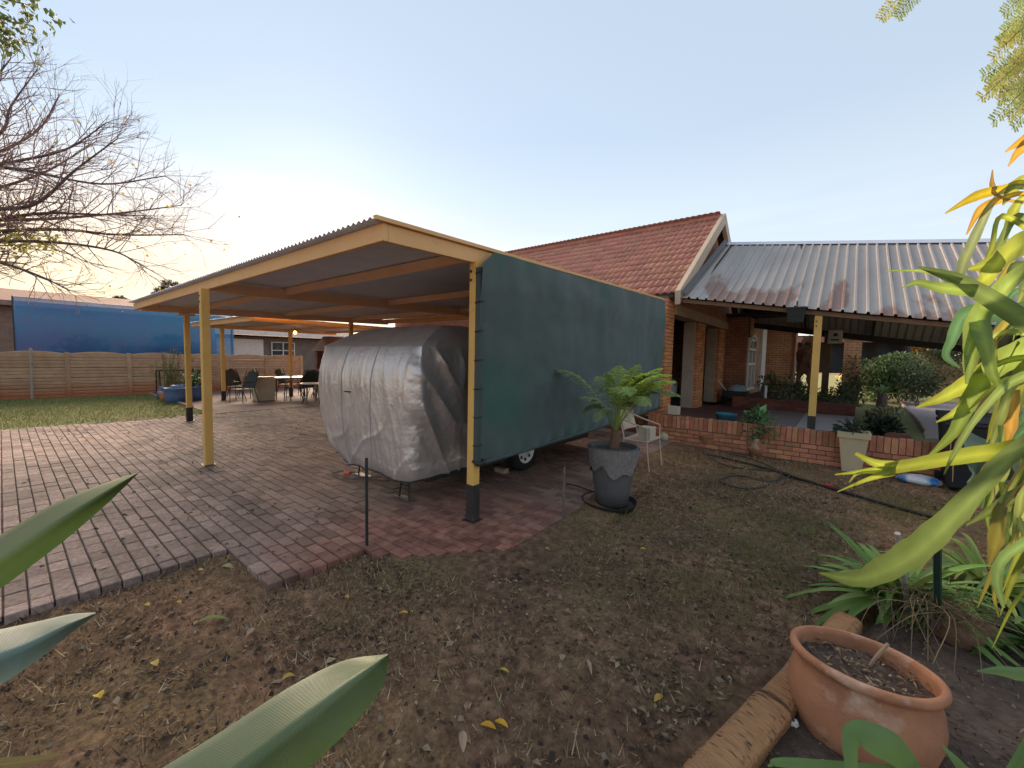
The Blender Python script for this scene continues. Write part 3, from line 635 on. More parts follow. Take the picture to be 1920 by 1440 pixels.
# ================================================================== CARAVAN UNDER ITS COVER
cv = thing('caravan', (-4.4, 4.6, -.01), 'caravan wrapped in a crumpled silver cover under the carport', 'caravan')
x0, x1, y0, y1 = -5.43, -3.40, 2.60, 6.75; xc = (x0 + x1) / 2; rr = .13
def perim():
    pts = []
    def seg(a, b, k): 
        for t in np.linspace(0, 1, k, endpoint=False): pts.append((a[0] + (b[0] - a[0]) * t, a[1] + (b[1] - a[1]) * t))
    def arc(cx, cy, a0, k):
        for t in np.linspace(0, 1, k, endpoint=False): a = a0 + t * math.pi / 2; pts.append((cx + rr * math.cos(a), cy + rr * math.sin(a)))
    seg((x0 + rr, y0), (x1 - rr, y0), 120); arc(x1 - rr, y0 + rr, -math.pi / 2, 12); seg((x1, y0 + rr), (x1, 4.0), 75); seg((x1, 4.0), (x1, y1 - rr), 30)
    arc(x1 - rr, y1 - rr, 0, 5); seg((x1 - rr, y1), (x0 + rr, y1), 16); arc(x0 + rr, y1 - rr, math.pi / 2, 5); seg((x0, y1 - rr), (x0, y0 + rr), 50); arc(x0 + rr, y0 + rr, math.pi, 12)
    return np.array(pts)
PP = perim(); NN = np.roll(PP, -1, 0) - np.roll(PP, 1, 0); NN = np.c_[NN[:, 1], -NN[:, 0]]; NN /= np.linalg.norm(NN, axis=1)[:, None]
def wrinkle(x, y, z, front, side):
    # long soft creases hanging from the roof edge on the front, heavy slack folds on the side
    a = x * 1.0 + z * .22; b = z * .5 - x * .2
    rg = lambda v, p: max(0, 1 - abs(v) * 1.6) ** p
    v = .007 * rg(mnoise.noise((a * 3.4, y * 1.2, b * .8 + 3)), 3) + .005 * rg(mnoise.noise((a * 8 + 2, y * 2, b * 1.5)), 3) + .0035 * mnoise.noise((a * 26, y * 10, z * 9))
    dg = (x - x1) * .8 + (1.25 - z) * .9          # diagonal tension from the upper left to the lower right corner
    v += .010 * rg(math.sin(dg * 5.2 + mnoise.noise((x * 2, 1, z * 2)) * 1.6) * 1.4, 2) * min(1, max(0, (1.45 - z) * 1.6)) * front
    if side > 0:
        c = y * 1.0 + z * .55; d = z - y * .5
        v += side * (.07 * rg(mnoise.noise((c * 3.2, 7.3, d * .8)), 2) + .02 * mnoise.noise((c * 6, 1.3, d * 2.0)) + .006 * mnoise.noise((y * 22, 2, z * 18)))
    return v
NL = 96; rows = []
for li in range(NL + 14):
    row = []
    for (px_, py_), (nx_, ny_) in zip(PP, NN):
        front = max(0, -ny_); side = max(0, nx_) * (1 if py_ < 4.6 else .5)
        t = px_ 
        hemz = .26 + .012 * math.sin(px_ * 5 + py_ * 4) + (.09 if px_ < -5.2 else 0) + .015 * mnoise.noise((px_ * 5, py_ * 5, 0)) + (.12 * max(0, (py_ - 3) / 3) if nx_ > .5 else 0)
        if li < NL:
            u = li / (NL - 1); z = hemz + (1.70 - hemz) * u; ins = 0.; 
            x, y = px_, py_
            lx = np.interp(z, [.2, .3, .47, .62, .82, 1.1, 2], [-4.75, -4.90, -5.12, -5.26, -5.38, -5.44, -5.43])
            if x < xc: x = xc + (x - xc) * (lx - xc) / (x0 - xc)
            y = y + (.05 * (1.2 - z) ** 2 if ny_ < -.3 and z < 1.2 else 0) * max(0, (x1 - x) / 2) + (.16 * max(0, (z - 1.2)) ** 2 / .3 * front)
            y -= .03 * front * math.sin((x - x0) / (x1 - x0) * math.pi)
            w = wrinkle(x, y, z, front, side) * min(1, (1.76 - z) * 4)
            if u < .1: w += .014 * math.sin(px_ * 11 + py_ * 9) * (1 - u / .1) - .03 * (1 - u / .1) ** 2
            row.append((x + nx_ * w, y + ny_ * w, z))
        else:
            k = (li - NL + 1) / 14; sx = xc + (px_ - xc) * (1 - k); sy = (y0 + y1) / 2 + (py_ - (y0 + y1) / 2) * (1 - k)
            z = 1.70 + .26 * math.sin(min(1, k * 2.6) * math.pi / 2) + .05 * k + .006 * mnoise.noise((sx * 6, sy * 6, 4))
            yo = .10 * .28 / .3 * .53 * front if k < .3 else 0
            row.append((sx, sy + (.13 * front * (1 - k) ** 3), z))
    rows.append(row)
cover = MB(); Gr = np.array(rows); cover.grid(Gr[:, ::-1], closed=True)
silver = mat('silver_cover', (.60, .55, .53), (.47, .43, .42), 4, .38, .22, 30, metal=.6, spec=.5, detail=8)
cob = cover.build('cover', silver, cv, smooth=True)
MB().tube([np.array(p_) + [0, -.004, -.004] for p_ in Gr[1, ::3]], .008, 5).build('hem_cord', metal_dark, cob)
for col_ in (40, 82): MB().tube([Gr[i_, col_] + [0, -.003, 0] for i_ in range(2, NL + 4, 2)], .0045, 4).build('seam', mat('seam_grey', (.40, .37, .36), None, 10, .6), cob)
MB().box((-4.62, 2.555, 1.145), (-4.50, 2.585, 1.16)).build('strap_slot', black, cob)
MB().box((-5.0, 2.9, .2), (-3.5, 6.6, .5)).build('chassis', metal_dark, cv)
tyre = mat('tyre_rubber', (.02, .02, .02), None, 20, .85, .3, 100)
def wheel(x, y, r=.30, w=.17, parent=None, side=1, rimm=None):
    Rm = np.array([[0, 0, 1], [1, 0, 0], [0, 1, 0]], float)
    o = MB().lathe([(r * .62, -w / 2), (r * .93, -w / 2), (r, -w * .3), (r, w * .3), (r * .93, w / 2), (r * .62, w / 2)], (x, y, r - .01), 28, Rm, cap=False).build('wheel', tyre, parent, smooth=True)
    rim = MB().lathe([(r * .62, side * w * .5), (r * .58, side * w * .42), (r * .3, side * w * .30), (r * .26, side * w * .44), (.001, side * w * .46)], (x, y, r - .01), 28, Rm, cap=False)
    rim.build('rim', rimm or whitepaint, o, smooth=True); hl = MB()
    for i in range(8):
        a = i * math.pi / 4; cy, cz = y + math.cos(a) * r * .44, r - .01 + math.sin(a) * r * .44
        hl.lathe([(.026, 0), (.001, .001)], (x + side * w * .40, cy, cz), 10, Rm, cap=False)
    hl.build('rim_hole', black, o); return o
wheel(-3.50, 4.62, parent=cv); wheel(-5.25, 4.62, parent=cv, side=-1)
for (x, y) in ((-4.85, 2.95), (-3.72, 2.78)):
    s_ = MB()
    for dx in (-.09, .09): s_.tube([(x + dx * .4, y, .42), (x + dx, y - .02, .0)], .012, 6)
    s_.box((x - .13, y - .06, -.01), (x + .13, y + .04, .008)); s_.tube([(x - .07, y, .15), (x + .07, y, .15)], .01, 6); s_.build('corner_steady', metal_dark, cv)
pl = gz(652, 893, 0); cab = MB().tube(smooth_path([pl + [-.25, -.08, .01], pl + [-.2, .05, .03], pl + [-.05, 0, .02], pl + [.2, .1, .012], pl + [.5, .35, .012]]), .009, 6).build('power_cable', mat('grey_cable', (.2, .19, .19), None), base=pl); tag(cab, 'thin grey cable with an orange plug under the caravan nose', 'cable')
MB().tube([pl + [-.07, 0, .03], pl + [.03, .02, .045]], [.03, .022], 8).build('plug', mat('orange_plastic', (.75, .13, .06), None, 5, .5), cab)
bk = gz(940, 885, 0); tag(MB().box(bk + [-.09, -.05, -.005], bk + [.09, .05, .06]).build('loose_brick', mat('pale_brick', (.42, .3, .24), None, 12, .9, .3), base=bk, bevel=.006), 'single pale brick lying beside the caravan wheel', 'brick')

# ================================================================== PATIO COVER AND FURNITURE
pc = thing('patio_cover', (-14.6, 6.5, -.01), 'second lower roof on yellow posts over the rear patio', 'patio cover')
corrugated(-17.35, -11.97, 4.02, 9.3, lambda y: 2.54 - .005 * (y - 4)).build('roof_sheet', galv, pc, smooth=True)
MB().box((-17.3, 4.10, 2.40), (-12.0, 4.145, 2.525)).build('fascia', fasciam, pc, bevel=.004)
for x in (-17.28, -12.02): MB().box((x - .022, 4.15, 2.40), (x + .022, 9.2, 2.525)).build('fascia', fasciam, pc)
for y in (5.5, 7.1, 8.7): MB().box((-17.25, y, 2.44), (-12.05, y + .05, 2.53)).build('purlin', beamc, pc)
post(-15.72, 4.52, 2.44, .1, .3, pc); post(-15.72, 6.63, 2.44, .1, .3, pc); post(-12.3, 9.0, 2.44, .1, .3, pc)
lp = aty(553, 612, 6.3); lp[2] = 2.34
la = thing('hanging_lamp', lp, 'small glowing orange bulb hanging under the patio roof', 'lamp')
MB().tube([lp + [0, 0, .05], lp + [0, 0, .17]], .008, 6).build('cord', black, la); MB().lathe([(.015, .06), (.035, .03), (.03, .0)], lp, 12).build('socket', black, la)
MB().lathe([(.02, 0), (.055, -.05), (.05, -.09), (.001, -.12)], lp, 14, cap=False).build('bulb', mat('lit_bulb', (1, .32, .06), (1, .3, .05), 3, .4, 0, emit=5), la, smooth=True)
mesh_fab = mat('chair_mesh', (.05, .06, .055), None, 30, .8, .2)
def patio_chair(label):
    t = thing('patio_chair', (0, 0, 0), label, 'chair', 'patio chairs around the table')
    for s in (-1, 1):
        MB().tube(smooth_path([(s * .26, -.24, 0), (s * .26, -.22, .40), (s * .27, -.18, .62), (s * .27, .10, .64)], 4), .013, 6).build('leg', metal_dark, t)
        MB().tube(smooth_path([(s * .25, .34, 0), (s * .25, .20, .42), (s * .25, .27, .70), (s * .24, .36, 1.0)], 4), .013, 6).build('leg', metal_dark, t)
    Gs = np.array([[(x, y, .43 - .03 * math.sin((y + .24) / .46 * 3.1) * (1 - (x / .26) ** 2)) for x in np.linspace(-.25, .25, 6)] for y in np.linspace(-.24, .22, 6)])
    MB().grid(Gs).build('seat', mesh_fab, t)
    Gs = np.array([[(x, .22 + .16 * (z - .45) / .55 - .03 * math.cos(x * 6), z - .12 * (x / .25) ** 2 * (z > .9)) for x in np.linspace(-.24, .24, 8)] for z in np.linspace(.45, 1.0, 7)])
    MB().grid(Gs).build('backrest', mesh_fab, t)
    return t
chairs = [((-14.7, 4.75), .4, 'dark mesh patio chair standing behind the yellow post boot'), ((-16.6, 5.3), 2.2, None), ((-16.3, 6.0), 2.6, None), ((-16.1, 6.7), 2.2, None), ((-14.4, 6.15), -.5, 'dark mesh patio chair beside the cream cabinet, back to the paving'), ((-13.9, 6.75), -1.0, 'dark mesh patio chair next to the small white table'), ((-15.2, 7.4), 3.0, None), ((-15.9, 5.0), 1.9, None), ((-14.05, 6.3), -1.3, 'dark mesh patio chair directly right of the cream cabinet'), ((-14.9, 6.95), .9, None), ((-13.5, 7.2), -.7, None)]
ch0 = patio_chair('dark mesh patio chair on the far side of the patio table'); 
for i, (p, a, lb) in enumerate(chairs):
    c = ch0 if i == 0 else copy_tree(ch0); c.location = (*p, -.004); c.rotation_euler = (0, 0, a)
    c['label'] = lb or 'dark mesh patio chair on the far side of the patio table'
ptb = thing('patio_table', (-15.3, 6.3, -.004), 'long dark patio table among the mesh chairs', 'table')
MB().box((-15.75, 5.75, .70), (-14.85, 7.15, .74)).build('tabletop', mat('table_top', (.25, .24, .23), None, 8, .3, .03), ptb)
for sx in (-15.68, -14.92):
    for sy in (5.82, 7.08): MB().tube([(sx, sy, -.004), (sx, sy, .7)], .02, 6).build('leg', metal_dark, ptb)
cb = thing('cream_cabinet', (-14.8, 5.45, -.004), 'plain cream cabinet standing on the rear patio', 'cabinet')
MB().box((-15.15, 5.17, .0), (-14.78, 5.73, .76)).build('body', creamm, cb, bevel=.01); MB().box((-15.16, 5.16, .762), (-14.77, 5.74, .785)).build('top', mat('cream_top', (.6, .52, .42), None), cb, bevel=.004)
MB().box((-15.15, 5.19, -.004), (-14.80, 5.71, .0)).build('plinth', black, cb)
wt = aty(583, 727, 6.1); wtb = thing('white_side_table', (wt[0], wt[1], -.004), 'small white topped side table half hidden by the caravan', 'table')
MB().lathe([(.30, .62), (.32, .635), (.32, .65), (.30, .66)], (wt[0], wt[1], 0), 24).build('tabletop', whitepaint, wtb)
for i in range(4):
    a = i * math.pi / 2 + .6; MB().tube([(wt[0] + .22 * math.cos(a), wt[1] + .22 * math.sin(a), .62), (wt[0] + .28 * math.cos(a), wt[1] + .28 * math.sin(a), -.004)], .012, 6).build('leg', metal_dark, wtb)
# brick barbecue
brk_r = brickwall_material('barbecue_brick', (.27, .12, .075), (.20, .09, .06), (.17, .13, .11))
bb = thing('brick_barbecue', (-16.8, 8.6, -.004), 'brick barbecue with chimney and dark firebox at the rear of the patio', 'barbecue')
bx_, by_ = -16.6, 8.25
MB().box((bx_ - .7, by_, -.004), (bx_ + .55, by_ + .8, .95)).build('base', brk_r, bb)
fb = MB().box((bx_ - .7, by_ + .02, .95), (bx_ - .5, by_ + .8, 1.75)); fb.box((bx_ + .35, by_ + .02, .95), (bx_ + .55, by_ + .8, 1.75)); fb.box((bx_ - .5, by_ + .6, .95), (bx_ + .35, by_ + .8, 1.75)); fb.build('firebox', brk_r, bb)
MB().box((bx_ - .49, by_ + .5, .955), (bx_ + .34, by_ + .59, 1.74)).build('back_plate', black, bb)
MB().add([(bx_ - .75, by_ - .03, 1.76), (bx_ + .6, by_ - .03, 1.76), (bx_ + .6, by_ + .83, 1.76), (bx_ - .75, by_ + .83, 1.76), (bx_ - .35, by_ + .2, 2.3), (bx_ + .2, by_ + .2, 2.3), (bx_ + .2, by_ + .8, 2.3), (bx_ - .35, by_ + .8, 2.3)],
         [(3, 2, 1, 0), (4, 5, 6, 7), (0, 1, 5, 4), (1, 2, 6, 5), (2, 3, 7, 6), (3, 0, 4, 7)]).build('chimney', brk_r, bb)
MB().box((bx_ - .78, by_ - .06, 1.70), (bx_ + .63, by_ + .018, 1.757)).build('mantel', mat('mantel', (.42, .3, .2), None), bb)
# black folding table frame, bamboo, blue pots by the lawn corner
tf = thing('table_frame', (-19.1, 3.9, -.004), 'black bare folding table frame standing against the precast wall', 'table frame')
for y in (3.5, 4.9):
    for dx in (-.3, .3): MB().tube([(-19.1 + dx, y, -.004), (-19.1 + dx * .8, y, .86)], .022, 6).build('leg', black, tf)
    MB().tube([(-19.34, y, .86), (-18.86, y, .86)], .022, 6).build('crossbar', black, tf)
for dx in (-.24, .24): MB().tube([(-19.1 + dx, 3.5, .86), (-19.1 + dx, 4.9, .86)], .022, 6).build('rail', black, tf)
bluep = mat('blue_plastic', (.10, .16, .30), (.07, .12, .24), 5, .45, .05)
def potted(name, label, p, prof, m, cat='pot', soil=None):
    t = thing(name, p, label, cat); MB().lathe(prof, p, 28, cap=False).build('pot', m, t, smooth=True)
    if soil: MB().lathe([(soil[0], soil[1]), (.001, soil[1] + .01)], p, 20, cap=False).build('soil', soilm, t)
    return t
def potprof(r0, r1, h, th=.02, rim=.0): return [(.001, .0), (r0, .0), (r0 + (r1 - r0) * .5, h * .5), (r1, h * .9), (r1 + rim, h * .92), (r1 + rim, h), (r1 - th, h), (r1 - th * 1.4, h * .85), (r0 * .8, h * .8)]
for q, lb in (((331, 755), 'square shouldered blue drum pot at the lawn corner'), ((343, 748), 'round pale blue tub between the blue drum and post'), ((368, 750), 'wide dark blue tub beside the yellow carport post')):
    p = gz(*q, -.004); potted('blue_pot', lb, p, potprof(.26, .30, .46, .02, .01), bluep if q[0] != 343 else mat('pale_blue', (.16, .26, .46), None, 5, .4), 'pot', (.27, .38))
    if q[0] == 368: bush('x', p + [0, 0, .62], (.35, .35, .3), 160, .18, (.05, .10, .035), '', parent=bpy.data.objects[[o.name for o in COL.objects if o.name.startswith('blue_pot')][-1]], stems=3, base_z=.3)
bt_ = gz(303, 748, -.004); tag(MB().lathe([(.001, 0), (.11, 0), (.12, .25), (.05, .36), (.05, .42), (.001, .42)], bt_, 14, cap=False).build('blue_jug', bluep, base=bt_, smooth=True), 'slim blue jug standing near the bamboo clump', 'jug')
tp_ = gz(312, 752, -.004); potted('clay_pot', 'short reddish clay pot between blue jug and bamboo', tp_, potprof(.14, .2, .3), terracotta, 'pot', (.17, .25))
bc = gz(322, 742, -.004); bm = thing('bamboo_clump', bc, 'pale upright bamboo clump in front of the precast wall', 'bamboo')
st = MB(); lf = MB()
for i in range(26):
    a = rng.uniform(0, 6.28); r_ = rng.uniform(0, .3); b0 = bc + [math.cos(a) * r_, math.sin(a) * r_, 0]; e = b0 + [rng.normal(0, .2), rng.normal(0, .2), rng.uniform(1.0, 1.75)]
    st.tube([b0, (b0 + e) / 2 + [0.02, 0, 0], e], [.014, .011, .006], 5, (.20, .19, .07))
    k = 16; t = rng.uniform(.25, 1, (k, 1)); lf.leaves(b0 + (e - b0) * t, rnd3(k) + [0, 0, -.2], rnd3(k), .16, .02, np.array([.17, .18, .075]) * rng.uniform(.6, 1.4, (k, 1)))
st.build('canes', leafm, bm); lf.build('foliage', leafm, bm)
tag(MB().tube([bc + [.35, .3, 0], bc + [.5, .45, 2.0]], .02, 6).build('bamboo_cane', mat('cane', (.45, .36, .12), None), base=bc + [.35, .3, 0]), 'single leaning yellow cane beside the bamboo clump', 'cane')

# ================================================================== HOUSE
GX = -2.80                                     # plane of the gable wall with the garage doors
EY, EZ, RY, RZ_ = 8.62, 2.965, 12.05, 5.385    # eave edge and ridge of the tiled roof
SL = math.atan2(RZ_ - EZ, RY - EY); FL = .43   # roof pitch, patio floor level
house = thing('brick_house', (-7.5, 11.5, -.05), 'brick house with red tiled gable roof and two garage openings', 'house')
hb = brickwall_material('house_brick', (.38, .16, .085), (.28, .11, .065), (.12, .085, .07))
hb2 = brickwall_material('house_brick_light', (.50, .27, .13), (.40, .19, .10), (.15, .11, .09))
wl_ = MB(); wl_.box((-12.6, 8.92, -.05), (-3.3, 9.1, 2.95)); wl_.box((-12.6, 9.1, -.05), (-12.4, 15.1, 2.95)); wl_.box((-12.4, 14.9, -.05), (GX, 15.1, 2.95))
wl_.build('wall', hb, house)
# gable end above the lintel, in the plane of the garage openings
MB().add([(GX - .22, 8.95, 2.80), (GX - .22, 15.1, 2.80), (GX - .22, RY, 5.05), (GX - .02, 8.95, 2.80), (GX - .02, 15.1, 2.80), (GX - .02, RY, 5.05)],
         [(0, 1, 2), (5, 4, 3), (0, 3, 4, 1), (1, 4, 5, 2), (2, 5, 3, 0)]).build('gable_wall', hb, house)
MB().box((-12.4, 9.1, -.05), (GX - .4, 14.9, FL - .01)).build('garage_floor', mat('garage_floor', (.16, .14, .13), None, 5, .8, .1), house)
MB().box((-12.4, 9.1, 2.86), (GX - .3, 14.9, 2.92)).build('ceiling', mat('garage_ceiling', (.2, .18, .17), None, 4, .9, .05), house)
MB().box((-8.6, 9.1, FL), (-8.5, 14.9, 2.86)).build('rear_wall', mat('garage_wall', (.32, .27, .22), None, 4, .9, .08), house)
# piers built of single bricks round a mortar core
mortar = mat('mortar', (.16, .115, .09), (.12, .085, .07), 20, .95, .4, 90)
pierbrick = mat('pier_brick', (.60, .26, .11), (.50, .20, .085), 9, .85, .3, 90, rnd=.22, hue=.012)
bm_cache = {}
def bmesh_(L, H, W, m):
    k = (round(L, 3), round(H, 3), round(W, 3), m.name)
    if k not in bm_cache: bm_cache[k] = box_mesh('brick', L, W, H, m, .004)
    return bm_cache[k]
def pier(ya, yb, zb, zt, xa=GX - .36, xb=GX, m=pierbrick):
    core = MB().box((xa + .012, ya + .012, zb), (xb - .012, yb - .012, zt)).build('pier', mortar, house)
    h = .0765; nr = int((zt - zb) / h); W = .105
    for r_ in range(nr):
        z = zb + (r_ + .5) * h
        # +X face
        Ly = yb - ya; cuts = [0, Ly / 2, Ly] if r_ % 2 == 0 else [0, Ly * .25, Ly * .75, Ly]
        for a, b in zip(cuts[:-1], cuts[1:]): piece('brick', bmesh_(W, h - .011, b - a - .011, m).copy() if False else _brk(W, b - a - .011, h - .011, m), core, (xb - W / 2 + random.uniform(-.002, .002), ya + (a + b) / 2, z))
        # -Y face
        x_ = xb - W - .006; Lx = x_ - xa
        cuts = [0, Lx] if r_ % 2 == 0 else [0, Lx / 2, Lx]
        for a, b in zip(cuts[:-1], cuts[1:]): piece('brick', _brk(b - a - .011, W, h - .011, m), core, (x_ - (a + b) / 2, ya + W / 2 + random.uniform(-.002, .002), z))
_bc = {}
def _brk(dx, dy, dz, m):
    k = (round(dx, 3), round(dy, 3), round(dz, 3), m.name)
    if k not in _bc: _bc[k] = box_mesh('brick', dx, dy, dz, m, .004)
    return _bc[k]
pier(8.42, 8.90, FL - .1, 2.9); pier(10.80, 11.45, FL - .02, 2.56, GX - .3); pier(13.02, 13.70, FL - .02, 2.56, GX - .3)
for y in (10.79, 13.01): MB().box((GX - .34, y - .03, FL - .01), (GX - .07, y + .008, 2.56)).build('door_jamb', plaster, house)
MB().box((GX - .3, 8.92, 2.57), (GX + .03, 13.95, 2.79)).build('lintel', mat('lintel_paint', (.42, .29, .21), (.35, .24, .17), 4, .75, .1), house, bevel=.006)
MB().box((GX - .3, 13.7, FL - .02), (GX, 15.05, 2.8)).build('wall', hb, house)
# roof: tiles one by one on the visible slope
cs, sn = math.cos(SL), math.sin(SL)
def tile_mesh(w=.30, L=.385):
    X = np.linspace(0, w, 9); Zp = np.array([.0, .021, .032, .017, .0, .021, .032, .017, .0]); V = []; 
    for y, zo in ((0, .022), (L, 0)):
        for x, z in zip(X, Zp): V.append((x, y, z + zo))
    V += [(x, 0, z - .004) for x, z in zip(X, Zp)]
    Fc = [(i, i + 1, 10 + i, 9 + i) for i in range(8)] + [(18 + i, 19 + i, 1 + i, i) for i in range(8)]
    me = bpy.data.meshes.new('roof_tile'); me.from_pydata(V, [], Fc); me.polygons.foreach_set('use_smooth', [i < 8 for i in range(16)])
    me.materials.append(mat('roof_tile', (.44, .195, .135), (.34, .14, .10), 6, .7, .15, 70, rnd=.16, spots=(.22, .10, .08), sscale=7, sth=.64, hue=.008)); return me
roof = MB()
def slope_pt(d, off=0.): return EY + d * cs - off * sn, EZ + d * sn + off * cs
LEN = (RY - EY) / cs
a_, b_ = slope_pt(0, -.03), slope_pt(LEN, -.03)
roof.add([(-12.9, *a_), (-2.66, *a_), (-2.66, *b_), (-12.9, *b_), (-2.66, 15.48, EZ - .03), (-12.9, 15.48, EZ - .03)], [(0, 1, 2, 3), (3, 2, 4, 5)])
rfo = roof.build('roof', mat('roof_underlay', (.2, .08, .06), None, 6, .8, .2), house)
tm = tile_mesh(); g_ = .335; nrow = int(LEN / g_) + 1; cnt = 0; extra = MB()
tv = np.array([v.co[:] for v in tm.vertices]); tf_ = [tuple(p.vertices) for p in tm.polygons]
for r_ in range(nrow):
    for c_i in range(34):
        x = -2.70 - (c_i + 1) * .30; y, z = slope_pt(r_ * g_, 0); 
        if r_ == nrow - 1 and LEN - r_ * g_ < .1: continue
        if cnt < 299 and c_i < 23:
            piece('roof_tile', tm, rfo, (x, y, z + random.uniform(-.003, .003)), (SL + random.uniform(-.006, .006), 0, random.uniform(-.006, .006))); cnt += 1
        else:
            q = tv.copy(); extra.add(np.c_[q[:, 0] + x, y + q[:, 1] * cs - q[:, 2] * sn, z + q[:, 1] * sn + q[:, 2] * cs], tf_)
for r_ in range(nrow):
    for c_i in range(34):
        d = r_ * g_; y, z = 2 * RY - (EY + d * cs), EZ + d * sn; q = tv.copy(); x = -2.70 - (c_i + 1) * .3
        extra.add(np.c_[q[:, 0] + x, y - q[:, 1] * cs + q[:, 2] * sn, z + q[:, 1] * sn + q[:, 2] * cs], [f[::-1] for f in tf_])
tag(extra.build('roof_tiles', tm.materials[0], rfo), kind='stuff')
rc = MB(); A_ = np.linspace(-.25, math.pi + .25, 9)
ridge_me = None
V = [(x, -math.cos(a) * (.115 + o), math.sin(a) * (.095 + o)) for x, o in ((0, .014), (.42, 0)) for a in A_]
ridge_me = bpy.data.meshes.new('ridge_tile'); ridge_me.from_pydata(V, [], [(i, i + 1, 10 + i, 9 + i) for i in range(8)] + [tuple(range(8, -1, -1))]); ridge_me.materials.append(tm.materials[0])
for i in range(26): piece('ridge_tile', ridge_me, rfo, (-3.10 - i * .39, RY, RZ_ + .0 + random.uniform(-.004, .004)), (0, 0, 0))
barge = mat('barge_board', (.50, .40, .31), (.43, .34, .26), 4, .7, .08)
for (ya, za, yb, zb) in ((EY - .06, EZ + .0, RY, RZ_ + .055), (2 * RY - EY + .06, EZ, RY, RZ_ + .055)):
    nn = np.array([0, -(zb - za), (yb - ya)]); nn /= np.linalg.norm(nn); nn *= np.sign(nn[2])
    top = .05; dep = .26; P0, P1 = np.array([0, ya, za]), np.array([0, yb, zb]); V = []
    for x in (-2.70, -2.60):
        for p in (P0, P1): V += [(x, p[1] + nn[1] * top, p[2] + nn[2] * top), (x, p[1], p[2] - dep * .9)]
    Fc = [(0, 2, 3, 1), (4, 5, 7, 6), (0, 4, 6, 2), (1, 3, 7, 5), (0, 1, 5, 4), (2, 6, 7, 3)]
    MB().add(V, Fc).build('barge_board', barge, house)
MB().box((-12.7, EY - .05, EZ - .10), (-2.74, EY + .02, EZ - .01)).build('gutter', mat('gutter', (.035, .025, .025), None, 6, .6, .05), house)
MB().box((-12.7, EY + .02, EZ - .14), (-2.78, 8.95, EZ - .12)).build('soffit', mat('soffit', (.12, .08, .065), None, 6, .8, .05), house)

# wing with the arched white window, behind the raised bed
wing = thing('house_wing', (-2.3, 15, -.05), 'dark brick house wing with a white arched window', 'house')
MB().box((-2.79, 13.96, .0), (-2.24, 14.2, 2.95)).build('wall', hb, wing)
WX = -2.22
wv = MB()
ya, yb = atx(1401, 700, WX)[1], atx(1414, 700, WX)[1]
wv.box((WX - .2, 14.21, 0), (WX, ya, 2.95)); wv.box((WX - .2, yb, 0), (WX, 17.9, 2.95)); wv.box((WX - .2, ya, 0), (WX, yb, .75)); wv.box((WX - .2, ya, 2.35), (WX, yb, 2.95))
wv.build('wall', brickwall_material('wing_brick', (.52, .25, .13), (.42, .19, .10), (.18, .13, .1)), wing)
win = MB().box((WX - .12, ya, .75), (WX - .10, yb, 2.35)).build('window', glass, wing)
fr = MB()
for y in (ya + .03, (ya + yb) / 2, yb - .03): fr.box((WX - .09, y - .04, .76), (WX + .02, y + .04, 2.34))
for z in (.78, 1.55, 2.0, 2.3): fr.box((WX - .085, ya, z - .035), (WX + .015, yb, z + .035))
fr.build('frame', whitepaint, win)
ar = MB()
for i in range(9):
    a0 = math.pi * i / 9; ym = (ya + yb) / 2; rw = (yb - ya) / 2
    ar.bar((WX + .025, ym - rw * math.cos(a0), 2.12 + .3 * math.sin(a0)), (WX + .025, ym - rw * math.cos(a0 + math.pi / 9), 2.12 + .3 * math.sin(a0 + math.pi / 9)), .07, .05, up=(1, 0, 0))
ar.build('arch', whitepaint, win)
MB().box((WX - .02, yb + .75, .4), (WX + .09, yb + 1.6, 2.75)).build('white_shutter', whitepaint, wing)
bx1 = aty(1487, 700, 17.9)[0]
MB().box((WX, 17.9, 0), (bx1, 18.1, 3.0)).build('wall', hb2, wing)
MB().tube([(bx1 + .03, 17.85, 0), (bx1 + .03, 17.85, 3.0)], .05, 8).build('downpipe', mat('pipe_salmon', (.45, .24, .17), None), wing)
MB().box((-6, 13.8, 2.96), (bx1 + .5, 19, 3.05)).build('roof', mat('wing_roof', (.05, .04, .04), None, 4, .8, .05), wing)

